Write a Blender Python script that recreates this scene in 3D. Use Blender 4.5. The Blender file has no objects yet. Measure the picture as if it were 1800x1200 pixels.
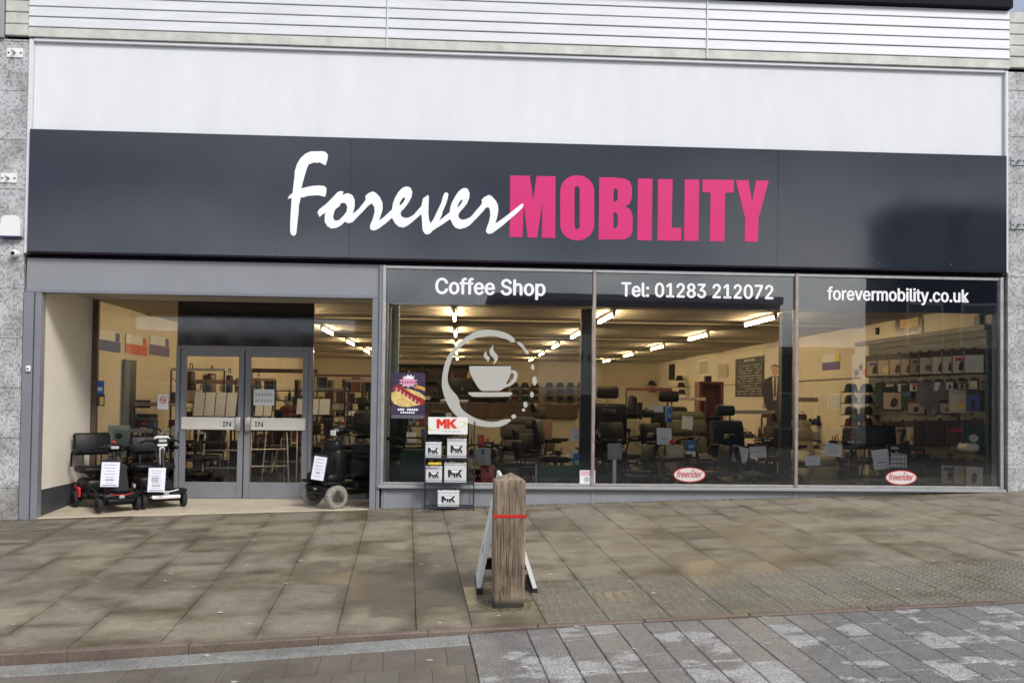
import bpy, bmesh, math, random
from mathutils import Vector, Matrix, Quaternion
from mathutils.geometry import tessellate_polygon
R = math.radians
random.seed(7)
sc = bpy.context.scene
COL = sc.collection

# ------------------------------------------------------------------ camera
def cam_basis(yaw, pitch, roll):
    cy, sy = math.cos(yaw), math.sin(yaw)
    f = Vector((sy*math.cos(pitch), cy*math.cos(pitch), math.sin(pitch)))
    r = Vector((cy, -sy, 0)); u = r.cross(f)
    c, s = math.cos(roll), math.sin(roll)
    return c*r + s*u, -s*r + c*u, f
CF, CX, CY = 1648.99567, 900.0, 660.956
CR, CU, CW = cam_basis(5.54161874e-02, 2.45455383e-02, 1.24429821e-02)
CC = Vector((0, -12, 1.5))
cd = bpy.data.cameras.new('camera'); cam = bpy.data.objects.new('camera', cd); COL.objects.link(cam)
m = Matrix.Identity(4)
for i in range(3):
    m[i][0] = CR[i]; m[i][1] = CU[i]; m[i][2] = -CW[i]; m[i][3] = CC[i]
cam.matrix_world = m
cd.sensor_width = 36; cd.lens = CF/1800*36; cd.shift_y = (CY-600)/1800
cd.clip_start = .1; cd.clip_end = 900
sc.camera = cam

# ------------------------------------------------------------------ sky, sun, exposure
SKY_OFF = (0, 2.1, .4)
SUN_EL, SUN_AZ = R(40), R(148)          # high and behind the camera, veiled by cloud
w = bpy.data.worlds.new('World'); sc.world = w; w.use_nodes = True
nt = w.node_tree; nt.nodes.clear()
def wn(t): return nt.nodes.new(t)
out = wn('ShaderNodeOutputWorld'); bg = wn('ShaderNodeBackground'); bg.inputs['Strength'].default_value = .1
sky = wn('ShaderNodeTexSky'); sky.sky_type = 'NISHITA'; sky.sun_disc = False
sky.sun_elevation = SUN_EL; sky.sun_rotation = SUN_AZ
tc = wn('ShaderNodeTexCoord'); mp = wn('ShaderNodeMapping'); mp.inputs['Scale'].default_value = (1, 1, 2.6); mp.inputs['Location'].default_value = SKY_OFF
nz = wn('ShaderNodeTexNoise'); nz.inputs['Scale'].default_value = 3.6; nz.inputs['Detail'].default_value = 7; nz.inputs['Roughness'].default_value = .52
rp = wn('ShaderNodeValToRGB'); rp.color_ramp.elements[0].position = .40; rp.color_ramp.elements[1].position = .62
rp.color_ramp.elements[0].color = (.30, .34, .43, 1); rp.color_ramp.elements[1].color = (1, 1, 1, 1)
ml = wn('ShaderNodeVectorMath'); ml.operation = 'SCALE'; ml.inputs['Scale'].default_value = 11.0
mx = wn('ShaderNodeMix'); mx.data_type = 'RGBA'; mx.inputs['Factor'].default_value = .85
L = nt.links.new
L(tc.outputs['Generated'], mp.inputs['Vector']); L(mp.outputs['Vector'], nz.inputs['Vector']); L(nz.outputs['Fac'], rp.inputs['Fac'])
sz = wn('ShaderNodeSeparateXYZ'); L(tc.outputs['Generated'], sz.inputs[0])
gz = wn('ShaderNodeMapRange'); gz.interpolation_type = 'SMOOTHSTEP'; gz.inputs['From Min'].default_value = .12; gz.inputs['From Max'].default_value = .27; gz.inputs['To Min'].default_value = 1.35; gz.inputs['To Max'].default_value = .76
L(sz.outputs['Z'], gz.inputs['Value'])
gm_ = wn('ShaderNodeVectorMath'); gm_.operation = 'SCALE'; L(rp.outputs['Color'], gm_.inputs[0]); L(gz.outputs['Result'], gm_.inputs['Scale'])
L(gm_.outputs['Vector'], ml.inputs[0]); L(sky.outputs['Color'], mx.inputs['A']); L(ml.outputs['Vector'], mx.inputs['B'])
L(mx.outputs['Result'], bg.inputs['Color']); L(bg.outputs['Background'], out.inputs['Surface'])
sl = bpy.data.lights.new('sun', 'SUN'); sl.energy = 1.7; sl.angle = R(16); sl.color = (1, .96, .9)
so = bpy.data.objects.new('sun', sl); COL.objects.link(so)
sd = Vector((math.sin(SUN_AZ)*math.cos(SUN_EL), math.cos(SUN_AZ)*math.cos(SUN_EL), math.sin(SUN_EL)))
so.rotation_euler = sd.to_track_quat('Z', 'Y').to_euler(); so.location = (-5, -20, 20)
vs = sc.view_settings; sc.display_settings.display_device = 'sRGB'
vs.view_transform = 'Standard'; vs.look = 'None'; vs.gamma = 1; vs.use_curve_mapping = False; vs.exposure = .80
cy_ = sc.cycles
cy_.use_denoising = True; cy_.max_bounces = 8; cy_.transparent_max_bounces = 24; cy_.sample_clamp_indirect = 6
LAMP = 60.0

# ------------------------------------------------------------------ survey helpers: pixel of the photograph -> metres on a known plane
def ray(x, y): return CW + (x-CX)/CF*CR - (y-CY)/CF*CU
def PY(x, y, Y=0.0):
    d = ray(x, y); return CC + d*((Y-CC.y)/d.y)
def PX(x, y, X):
    d = ray(x, y); return CC + d*((X-CC.x)/d.x)
def PZ(x, y, Z):
    d = ray(x, y); return CC + d*((Z-CC.z)/d.z)

# ------------------------------------------------------------------ materials
MATS = {}
def mat(name, col, rough=.6, var=.0, scale=4., bump=0., bscale=40., metal=0., spec=.5, coat=0., col2=None, objvar=0., detail=6, stretch=None, emit=None, bdist=.01):
    if name in MATS: return MATS[name]
    ma = bpy.data.materials.new(name); ma.use_nodes = True; MATS[name] = ma
    n = ma.node_tree; b = n.nodes['Principled BSDF']
    b.inputs['Base Color'].default_value = (*col, 1); b.inputs['Roughness'].default_value = rough
    b.inputs['Metallic'].default_value = metal; b.inputs['Specular IOR Level'].default_value = spec
    b.inputs['Coat Weight'].default_value = coat; b.inputs['Coat Roughness'].default_value = .05
    if emit:
        b.inputs['Emission Color'].default_value = (*emit[:3], 1); b.inputs['Emission Strength'].default_value = emit[3]
    g = n.nodes.new('ShaderNodeNewGeometry'); vec = g.outputs['Position']
    if stretch:
        mm = n.nodes.new('ShaderNodeMapping'); mm.inputs['Scale'].default_value = stretch
        n.links.new(vec, mm.inputs['Vector']); vec = mm.outputs['Vector']
    colout = None
    if var or col2:
        t = n.nodes.new('ShaderNodeTexNoise'); t.inputs['Scale'].default_value = scale; t.inputs['Detail'].default_value = detail
        t.inputs['Roughness'].default_value = .6
        n.links.new(vec, t.inputs['Vector'])
        r = n.nodes.new('ShaderNodeValToRGB'); r.color_ramp.elements[0].position = .3; r.color_ramp.elements[1].position = .7
        c2 = col2 or tuple(min(1, c*(1+var)) for c in col); c1 = col if col2 else tuple(c*(1-var) for c in col)
        r.color_ramp.elements[0].color = (*c1, 1); r.color_ramp.elements[1].color = (*c2, 1)
        n.links.new(t.outputs['Fac'], r.inputs['Fac']); colout = r.outputs['Color']
        mr = n.nodes.new('ShaderNodeMapRange'); mr.inputs['To Min'].default_value = max(0, rough-.1); mr.inputs['To Max'].default_value = min(1, rough+.1)
        n.links.new(t.outputs['Fac'], mr.inputs['Value']); n.links.new(mr.outputs['Result'], b.inputs['Roughness'])
    if objvar:
        oi = n.nodes.new('ShaderNodeObjectInfo'); mr = n.nodes.new('ShaderNodeMapRange')
        mr.inputs['To Min'].default_value = 1-objvar; mr.inputs['To Max'].default_value = 1+objvar
        n.links.new(oi.outputs['Random'], mr.inputs['Value'])
        sm = n.nodes.new('ShaderNodeVectorMath'); sm.operation = 'SCALE'
        if colout: n.links.new(colout, sm.inputs[0])
        else: sm.inputs[0].default_value = col
        n.links.new(mr.outputs['Result'], sm.inputs['Scale']); colout = sm.outputs['Vector']
    if colout: n.links.new(colout, b.inputs['Base Color'])
    if bump:
        t2 = n.nodes.new('ShaderNodeTexNoise'); t2.inputs['Scale'].default_value = bscale; t2.inputs['Detail'].default_value = 5
        n.links.new(vec, t2.inputs['Vector'])
        bp = n.nodes.new('ShaderNodeBump'); bp.inputs['Strength'].default_value = bump; bp.inputs['Distance'].default_value = bdist
        n.links.new(t2.outputs['Fac'], bp.inputs['Height']); n.links.new(bp.outputs['Normal'], b.inputs['Normal'])
    return ma

def paving(name, dry, wet, algae, objvar=.14, wetpos=(.47, .6), gscale=60, rough=(.75, .28), speck=.2, wscale=.55, ov=.12, edge=0, alg=.8, blobs=(), gbump=0):
    """stone or concrete underfoot: aggregate grain, damp patches running over several slabs, greenish film"""
    ma = bpy.data.materials.new(name); ma.use_nodes = True; n = ma.node_tree; b = n.nodes['Principled BSDF']; N = n.nodes.new; K = n.links.new
    g = N('ShaderNodeNewGeometry'); oi = N('ShaderNodeObjectInfo')
    def noise(scale, det, off=0, st=None):
        mm = N('ShaderNodeMapping'); mm.inputs['Location'].default_value = (off, off*1.7, 0)
        if st: mm.inputs['Scale'].default_value = st
        K(g.outputs['Position'], mm.inputs['Vector'])
        t = N('ShaderNodeTexNoise'); t.inputs['Scale'].default_value = scale; t.inputs['Detail'].default_value = det; t.inputs['Roughness'].default_value = .62
        K(mm.outputs['Vector'], t.inputs['Vector']); return t.outputs['Fac']
    def ramp(fac, a, b_, ca, cb):
        r = N('ShaderNodeValToRGB'); r.color_ramp.elements[0].position = a; r.color_ramp.elements[1].position = b_
        r.color_ramp.elements[0].color = (*ca, 1); r.color_ramp.elements[1].color = (*cb, 1); K(fac, r.inputs['Fac']); return r.outputs['Color']
    def mix(f, a, b_, bt='MIX'):
        x = N('ShaderNodeMix'); x.data_type = 'RGBA'; x.blend_type = bt
        if isinstance(f, float): x.inputs['Factor'].default_value = f
        else: K(f, x.inputs['Factor'])
        for s, v in (('A', a), ('B', b_)):
            if isinstance(v, tuple): x.inputs[s].default_value = (*v, 1)
            else: K(v, x.inputs[s])
        return x.outputs['Result']
    wetf = noise(wscale, 6, 3.1, (1, 1.6, 1))
    ad = N('ShaderNodeMath'); ad.operation = 'MULTIPLY_ADD'; K(oi.outputs['Random'], ad.inputs[0]); ad.inputs[1].default_value = ov; K(wetf, ad.inputs[2])
    sb = N('ShaderNodeMath'); sb.operation = 'SUBTRACT'; K(ad.outputs[0], sb.inputs[0]); sb.inputs[1].default_value = ov/2
    wm = ramp(sb.outputs[0], wetpos[0], wetpos[1], (0, 0, 0), (1, 1, 1))
    base = mix(wm, dry, wet)
    al = ramp(noise(1.3, 7, 9.), .5, .72, (0, 0, 0), (alg,)*3)
    base = mix(al, base, algae)
    if edge:        # silt and algae held along the joints, patchy
        t0 = N('ShaderNodeTexCoord'); sx = N('ShaderNodeSeparateXYZ'); K(t0.outputs['Generated'], sx.inputs[0])
        def mth(op, a, b_=None):
            q = N('ShaderNodeMath'); q.operation = op
            for i, v in enumerate((a, b_)):
                if v is None: continue
                if isinstance(v, (int, float)): q.inputs[i].default_value = v
                else: K(v, q.inputs[i])
            return q.outputs[0]
        ex = mth('SUBTRACT', .5, mth('ABSOLUTE', mth('SUBTRACT', sx.outputs['X'], .5))); ey = mth('SUBTRACT', .5, mth('ABSOLUTE', mth('SUBTRACT', sx.outputs['Y'], .5)))
        mn = mth('MINIMUM', ex, ey); pn = noise(1.7, 6, 6.)
        px_ = N('ShaderNodeSeparateXYZ'); K(g.outputs['Position'], px_.inputs[0])     # damper towards the downhill end
        xr = N('ShaderNodeMapRange'); K(px_.outputs['X'], xr.inputs['Value']); xr.inputs['From Min'].default_value = -2.5; xr.inputs['From Max'].default_value = 1.5; xr.inputs['To Min'].default_value = .085; xr.inputs['To Max'].default_value = -.02
        pn = mth('ADD', pn, xr.outputs['Result'])
        f = mth('MULTIPLY', ramp(mn, 0, .22, (1, 1, 1), (0, 0, 0)), ramp(pn, .45, .63, (0, 0, 0), (edge,)*3))
        base = mix(f, base, (.062, .046, .020))
    for bx_, by_, rx_, ry_ in blobs:     # spills that soaked in and kept their own outline
        v1 = N('ShaderNodeVectorMath'); v1.operation = 'SUBTRACT'; K(g.outputs['Position'], v1.inputs[0]); v1.inputs[1].default_value = (bx_, by_, 0)
        v2 = N('ShaderNodeVectorMath'); v2.operation = 'MULTIPLY'; K(v1.outputs[0], v2.inputs[0]); v2.inputs[1].default_value = (.4/rx_, .4/ry_, 0)
        v3 = N('ShaderNodeVectorMath'); v3.operation = 'LENGTH'; K(v2.outputs[0], v3.inputs[0])
        a_ = N('ShaderNodeMath'); a_.operation = 'MULTIPLY_ADD'; K(noise(2.2, 5, 4.), a_.inputs[0]); a_.inputs[1].default_value = .7; K(v3.outputs['Value'], a_.inputs[2])
        base = mix(ramp(a_.outputs[0], .70, .76, (.7,)*3, (0, 0, 0)), base, (.105, .090, .064))
    base = mix(.9, base, ramp(noise(gscale, 3, 0), .25, .75, (1-speck*2,)*3, (1+speck,)*3), 'MULTIPLY')
    base = mix(.8, base, ramp(noise(7, 8, 5.), .3, .7, (.78, .78, .78), (1.12, 1.12, 1.12)), 'MULTIPLY')
    mr = N('ShaderNodeMapRange'); mr.inputs['To Min'].default_value = 1-objvar; mr.inputs['To Max'].default_value = 1+objvar; K(oi.outputs['Random'], mr.inputs['Value'])
    sm = N('ShaderNodeVectorMath'); sm.operation = 'SCALE'; K(base, sm.inputs[0]); K(mr.outputs['Result'], sm.inputs['Scale'])
    K(sm.outputs['Vector'], b.inputs['Base Color'])
    m2 = N('ShaderNodeMapRange'); m2.inputs['To Min'].default_value = rough[0]; m2.inputs['To Max'].default_value = rough[1]; K(wm, m2.inputs['Value']); K(m2.outputs['Result'], b.inputs['Roughness'])
    bp = N('ShaderNodeBump'); bp.inputs['Strength'].default_value = .35; bp.inputs['Distance'].default_value = .004; K(noise(gscale*.6, 6, 2.), bp.inputs['Height']); K(bp.outputs['Normal'], b.inputs['Normal'])
    return ma

def mosaic_mat(name):
    ma = bpy.data.materials.new(name); ma.use_nodes = True; n = ma.node_tree; b = n.nodes['Principled BSDF']; N = n.nodes.new; K = n.links.new
    g = N('ShaderNodeNewGeometry'); sx = N('ShaderNodeSeparateXYZ'); K(g.outputs['Position'], sx.inputs[0])
    ad = N('ShaderNodeMath'); ad.operation = 'ADD'; K(sx.outputs['X'], ad.inputs[0]); K(sx.outputs['Y'], ad.inputs[1])
    cb = N('ShaderNodeCombineXYZ'); K(ad.outputs[0], cb.inputs['X']); K(sx.outputs['Z'], cb.inputs['Y'])
    br = N('ShaderNodeTexBrick'); br.offset = 0; br.inputs['Scale'].default_value = 1; br.inputs['Brick Width'].default_value = .026; br.inputs['Row Height'].default_value = .026
    br.inputs['Mortar Size'].default_value = .002; br.inputs['Mortar Smooth'].default_value = .3; br.inputs['Bias'].default_value = -.35
    br.inputs['Color1'].default_value = (.54, .54, .56, 1); br.inputs['Color2'].default_value = (.10, .11, .15, 1); br.inputs['Mortar'].default_value = (.36, .355, .35, 1)
    K(cb.outputs[0], br.inputs['Vector'])
    t = N('ShaderNodeTexNoise'); t.inputs['Scale'].default_value = 3; t.inputs['Detail'].default_value = 8; K(g.outputs['Position'], t.inputs['Vector'])
    r = N('ShaderNodeValToRGB'); r.color_ramp.elements[0].position = .35; r.color_ramp.elements[0].color = (.62, .6, .56, 1); r.color_ramp.elements[1].position = .6; r.color_ramp.elements[1].color = (1, 1, 1, 1)
    K(t.outputs['Fac'], r.inputs['Fac'])
    x = N('ShaderNodeMix'); x.data_type = 'RGBA'; x.blend_type = 'MULTIPLY'; x.inputs['Factor'].default_value = .9; K(br.outputs['Color'], x.inputs['A']); K(r.outputs['Color'], x.inputs['B'])
    # splash dirt with an uneven upper edge near the ground
    mr = N('ShaderNodeMapRange'); mr.inputs['From Min'].default_value = .25; mr.inputs['From Max'].default_value = .9; mr.inputs['To Min'].default_value = .75; mr.inputs['To Max'].default_value = 0
    a2 = N('ShaderNodeMath'); a2.operation = 'MULTIPLY_ADD'; K(t.outputs['Fac'], a2.inputs[0]); a2.inputs[1].default_value = .9; K(sx.outputs['Z'], a2.inputs[2]); K(a2.outputs[0], mr.inputs['Value'])
    x2 = N('ShaderNodeMix'); x2.data_type = 'RGBA'; K(mr.outputs['Result'], x2.inputs['Factor']); K(x.outputs['Result'], x2.inputs['A']); x2.inputs['B'].default_value = (.13, .12, .075, 1)
    K(x2.outputs['Result'], b.inputs['Base Color']); b.inputs['Roughness'].default_value = .45
    bp = N('ShaderNodeBump'); bp.inputs['Strength'].default_value = .5; bp.inputs['Distance'].default_value = .002; bp.invert = True; K(br.outputs['Fac'], bp.inputs['Height']); K(bp.outputs['Normal'], b.inputs['Normal'])
    return ma

def glass_mat(name, tint=(.93, .945, .945), ior=1.6):
    ma = bpy.data.materials.new(name); ma.use_nodes = True; n = ma.node_tree; n.nodes.clear(); N = n.nodes.new; K = n.links.new
    o = N('ShaderNodeOutputMaterial'); mx = N('ShaderNodeMixShader'); tr = N('ShaderNodeBsdfTransparent'); gl = N('ShaderNodeBsdfGlossy'); fr = N('ShaderNodeFresnel')
    tr.inputs['Color'].default_value = (*tint, 1); gl.inputs['Roughness'].default_value = .01; fr.inputs['IOR'].default_value = ior
    t = N('ShaderNodeTexNoise'); t.inputs['Scale'].default_value = .9; g = N('ShaderNodeNewGeometry'); K(g.outputs['Position'], t.inputs['Vector'])
    bp = N('ShaderNodeBump'); bp.inputs['Strength'].default_value = .06; bp.inputs['Distance'].default_value = .02; K(t.outputs['Fac'], bp.inputs['Height']); K(bp.outputs['Normal'], gl.inputs['Normal'])
    K(fr.outputs['Fac'], mx.inputs['Fac']); K(tr.outputs[0], mx.inputs[1]); K(gl.outputs[0], mx.inputs[2]); K(mx.outputs[0], o.inputs['Surface'])
    return ma

M = dict(
    render=mat('white_render', (.675, .69, .72), .8, .045, 1.1, .35, 55, stretch=(2.2, 1, .5)),
    clad=mat('white_cladding', (.63, .645, .67), .45, .07, 1.5, stretch=(1, 1, 6)),
    clad_old=mat('weathered_cladding', (.50, .49, .46), .6, .2, 5),
    trim=mat('dark_roof_trim', (.016, .013, .022), .85, .2, 6, spec=.12),
    upvc=mat('white_trim', (.63, .645, .67), .4, .05, 3),
    slate=mat('slate_sign_sheet', (.017, .021, .033), .09, .06, 1.2, .03, 1.1, spec=.6),
    header=mat('slate_header_vinyl', (.026, .029, .050), .12, .05, 2, spec=.3),
    white=mat('white_letter', (.82, .83, .85), .4),
    pink=mat('pink_letter', (.60, .030, .165), .5, .03, 3, spec=.25),
    grey=mat('grey_frame_paint', (.190, .197, .222), .38, .07, 2.5, .06, 30),
    grey2=mat('grey_panel_paint', (.235, .242, .268), .34, .06, 1.6, .08, 5),
    alu=mat('aluminium', (.50, .49, .48), .38, .1, 9, metal=.75),
    bronze=mat('worn_bronze_strip', (.34, .29, .27), .45, .2, 8, metal=.5),
    rust=mat('brown_post', (.10, .06, .045), .6, .4, 14),
    black=mat('black_plastic', (.006, .006, .007), .42, .2, 20, spec=.3),
    vinyl=mat('black_vinyl', (.006, .006, .008), .48, .2, 9, .2, 90, spec=.3),
    rubber=mat('black_rubber', (.014, .014, .014), .75, .25, 30),
    navy=mat('navy_fabric', (.008, .010, .022), .7, .25, 18),
    greytyre=mat('grey_tyre', (.25, .24, .21), .85, .18, 24, .2, 60),
    steel=mat('steel', (.45, .45, .46), .3, .1, 15, metal=.9),
    darksteel=mat('dark_wire', (.03, .032, .045), .45, .2, 30, metal=.3),
    silver=mat('silver_plastic', (.34, .37, .38), .35, .05, 8),
    red=mat('red_plastic', (.42, .02, .025), .35, .1, 10),
    redlens=mat('red_lens', (.55, .03, .04), .2),
    whiteplastic=mat('white_plastic', (.74, .74, .74), .35, .03, 10),
    paper=mat('white_paper', (.74, .74, .82), .75, .03, 12),
    paper2=mat('plain_paper', (.70, .71, .72), .75, .05, 12),
    ink=mat('grey_print', (.20, .20, .30), .7),
    inkblack=mat('black_print', (.012, .012, .014), .6),
    inkgrey=mat('pale_print', (.42, .42, .44), .6),
    cream=mat('cream_wall', (.80, .74, .63), .75, .05, 2.5, .15, 50),
    skirt=mat('dark_skirting', (.055, .058, .068), .5, .15, 4),
    tile=mat('cream_floor_tile', (.58, .50, .38), .4, .1, 6, objvar=.07),
    tilebed=mat('tile_grout', (.2, .17, .13), .9, .1, 20),
    wall_in=mat('cream_interior_wall', (.64, .57, .44), .8, .06, 1.5),
    ceil=mat('ceiling_board', (.50, .44, .35), .8, .12, 2.0),
    carpet=mat('dark_carpet', (.014, .013, .012), .95, .3, 30),
    coldark=mat('dark_blue_column', (.010, .012, .018), .5, .15, 5),
    brownwood=mat('dark_brown_wood', (.055, .032, .018), .5, .35, 6, stretch=(1, 1, 8)),
    olive=mat('olive_upholstery', (.085, .082, .045), .8, .2, 8, .2, 60),
    taupe=mat('taupe_upholstery', (.055, .048, .043), .8, .2, 9),
    tan=mat('tan_upholstery', (.20, .12, .07), .7, .2, 9),
    creampanel=mat('cream_panel', (.42, .38, .26), .7, .07, 4),
    burg=mat('burgundy_cabinet', (.13, .028, .028), .45, .12, 6),
    green=mat('green_canvas', (.010, .048, .030), .75, .25, 10, .2, 70),
    greenboard=mat('green_board', (.02, .07, .045), .6, .15, 6),
    blue=mat('blue_print', (.03, .14, .42), .55, .06, 8),
    bluecard=mat('blue_card', (.04, .08, .24), .6, .1, 10),
    orange=mat('orange_card', (.55, .10, .03), .6, .1, 10),
    purple=mat('purple_card', (.10, .07, .22), .6, .1, 10),
    posterpurple=mat('purple_poster', (.035, .022, .06), .45, .3, 9),
    bun=mat('bun_print', (.62, .46, .16), .5, .3, 22),
    sausage=mat('red_band_print', (.30, .02, .02), .4, .2, 20),
    pinkprint=mat('pale_pink_print', (.62, .38, .45), .5),
    yellow=mat('yellow_print', (.75, .55, .03), .5),
    mkred=mat('red_print', (.68, .035, .015), .45),
    battery=mat('battery_case', (.60, .60, .63), .45, .04, 14),
    decal=mat('frosted_vinyl', (.40, .395, .36), .6, .03, 8),
    chalk=mat('chalkboard', (.014, .013, .012), .6, .4, 8),
    chalkwhite=mat('chalk_writing', (.42, .40, .34), .9),
    skin=mat('skin', (.45, .25, .17), .55),
    hair=mat('dark_hair', (.008, .006, .005), .55, .3, 60),
    suit=mat('dark_suit', (.018, .022, .03), .7, .2, 15),
    darkcloth=mat('dark_clothing', (.011, .010, .011), .85, .2, 15),
    hatgreen=mat('dark_green_felt', (.012, .022, .018), .85, .2, 20),
    hatmaroon=mat('maroon_felt', (.06, .010, .012), .85, .2, 20),
    hatdark=mat('charcoal_felt', (.014, .013, .013), .85, .2, 20),
    packdark=mat('dark_pack', (.035, .020, .016), .45, .25, 12),
    packcard=mat('pack_card', (.34, .26, .22), .5, .1, 20, objvar=.15),
    packpale=mat('pale_pack', (.50, .48, .46), .45, .08, 18, objvar=.1),
    clearbag=mat('clear_grey_bag', (.13, .12, .125), .25, .25, 9, .6, 12),
    peg=mat('slatwall', (.085, .088, .085), .6, .08, 5),
    kerb=paving('red_kerb_stone', (.19, .143, .115), (.13, .096, .078), (.10, .082, .055), .1, (.45, .62)),
    slab=paving('concrete_slab', (.255, .222, .165), (.140, .119, .083), (.115, .092, .046), .15, edge=.85, blobs=[(PZ(x_, y_, z_).x, PZ(x_, y_, z_).y, a_, b_) for x_, y_, z_, a_, b_ in ((745, 1045, -.09, .75, .75), (1235, 955, .02, .8, .28), (560, 1010, -.09, .25, .5), (120, 945, -.1, .9, .3))]),
    tact=paving('blister_slab', (.19, .172, .134), (.15, .135, .102), (.11, .104, .062), .08),
    granite=paving('granite_paver', (.42, .415, .41), (.215, .213, .208), (.25, .245, .235), .10, (.355, .40), 75, (.6, .34), .5, 2.4, ov=.40, alg=.1, gbump=1),
    channel=paving('granite_channel', (.30, .30, .285), (.22, .22, .21), (.18, .17, .14), .1, (.45, .6), 75, speck=.4),
    brown=paving('brown_paver', (.155, .135, .114), (.128, .110, .092), (.132, .116, .095), .035, (.45, .6), 110),
    bed=mat('joint_sand', (.10, .082, .055), .95, .4, 8),
    asphalt=mat('asphalt', (.06, .06, .06), .8, .2, 8, .4, 120),
    timber=None, mosaic=mosaic_mat('mosaic_tile'), glass=glass_mat('shop_glass'),
    darkglass=mat('dark_transom_glass', (.018, .016, .016), .06, .2, 3, spec=.8),
    conc=mat('concrete_block', (.30, .30, .31), .8, .12, .6),
    conc2=mat('dark_cladding_block', (.05, .06, .08), .6, .12, .8),
    brick=mat('brick_wall', (.22, .12, .085), .85, .2, 5),
    shopwhite=mat('pale_fascia', (.80, .80, .80), .5, .04, 2),
    winglass=mat('far_window_glass', (.03, .035, .04), .08, spec=.8),
    lampbody=mat('lamp_batten', (.7, .68, .62), .5),
    tube=mat('lit_tube', (.9, .8, .6), .5, emit=(1, .74, .42, LAMP)),
)
def timber_mat():
    ma = bpy.data.materials.new('weathered_timber'); ma.use_nodes = True; n = ma.node_tree; b = n.nodes['Principled BSDF']; N = n.nodes.new; K = n.links.new
    t0 = N('ShaderNodeTexCoord'); mm = N('ShaderNodeMapping'); mm.inputs['Scale'].default_value = (1, 1, .07); K(t0.outputs['Object'], mm.inputs['Vector'])
    t = N('ShaderNodeTexNoise'); t.inputs['Scale'].default_value = 42; t.inputs['Detail'].default_value = 8; t.inputs['Roughness'].default_value = .65; t.inputs['Distortion'].default_value = .6; K(mm.outputs[0], t.inputs['Vector'])
    r = N('ShaderNodeValToRGB'); e = r.color_ramp.elements; e[0].position = .32; e[0].color = (.045, .032, .024, 1); e[1].position = .68; e[1].color = (.33, .265, .195, 1)
    x = e.new(.48); x.color = (.20, .155, .112, 1); K(t.outputs['Fac'], r.inputs['Fac'])
    t2 = N('ShaderNodeTexNoise'); t2.inputs['Scale'].default_value = 5; t2.inputs['Detail'].default_value = 5; K(t0.outputs['Object'], t2.inputs['Vector'])
    r2 = N('ShaderNodeValToRGB'); r2.color_ramp.elements[0].position = .35; r2.color_ramp.elements[0].color = (.62, .58, .55, 1); r2.color_ramp.elements[1].position = .65; r2.color_ramp.elements[1].color = (1.1, 1.08, 1.05, 1); K(t2.outputs['Fac'], r2.inputs['Fac'])
    m_ = N('ShaderNodeMix'); m_.data_type = 'RGBA'; m_.blend_type = 'MULTIPLY'; m_.inputs['Factor'].default_value = 1; K(r.outputs[0], m_.inputs['A']); K(r2.outputs[0], m_.inputs['B'])
    sz_ = N('ShaderNodeSeparateXYZ'); K(t0.outputs['Object'], sz_.inputs[0]); q1 = N('ShaderNodeMath'); q1.operation = 'MULTIPLY_ADD'; K(t.outputs['Fac'], q1.inputs[0]); q1.inputs[1].default_value = -.10; K(sz_.outputs['Z'], q1.inputs[2])
    q2 = N('ShaderNodeMapRange'); q2.inputs['From Min'].default_value = -.02; q2.inputs['From Max'].default_value = .02; q2.inputs['To Min'].default_value = .9; q2.inputs['To Max'].default_value = 0; K(q1.outputs[0], q2.inputs['Value'])
    m3 = N('ShaderNodeMix'); m3.data_type = 'RGBA'; K(q2.outputs['Result'], m3.inputs['Factor']); K(m_.outputs['Result'], m3.inputs['A']); m3.inputs['B'].default_value = (.010, .011, .007, 1)
    K(m3.outputs['Result'], b.inputs['Base Color']); b.inputs['Roughness'].default_value = .85
    bp = N('ShaderNodeBump'); bp.inputs['Strength'].default_value = .8; bp.inputs['Distance'].default_value = .008; K(t.outputs['Fac'], bp.inputs['Height']); K(bp.outputs['Normal'], b.inputs['Normal'])
    return ma
M['timber'] = timber_mat()

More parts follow.
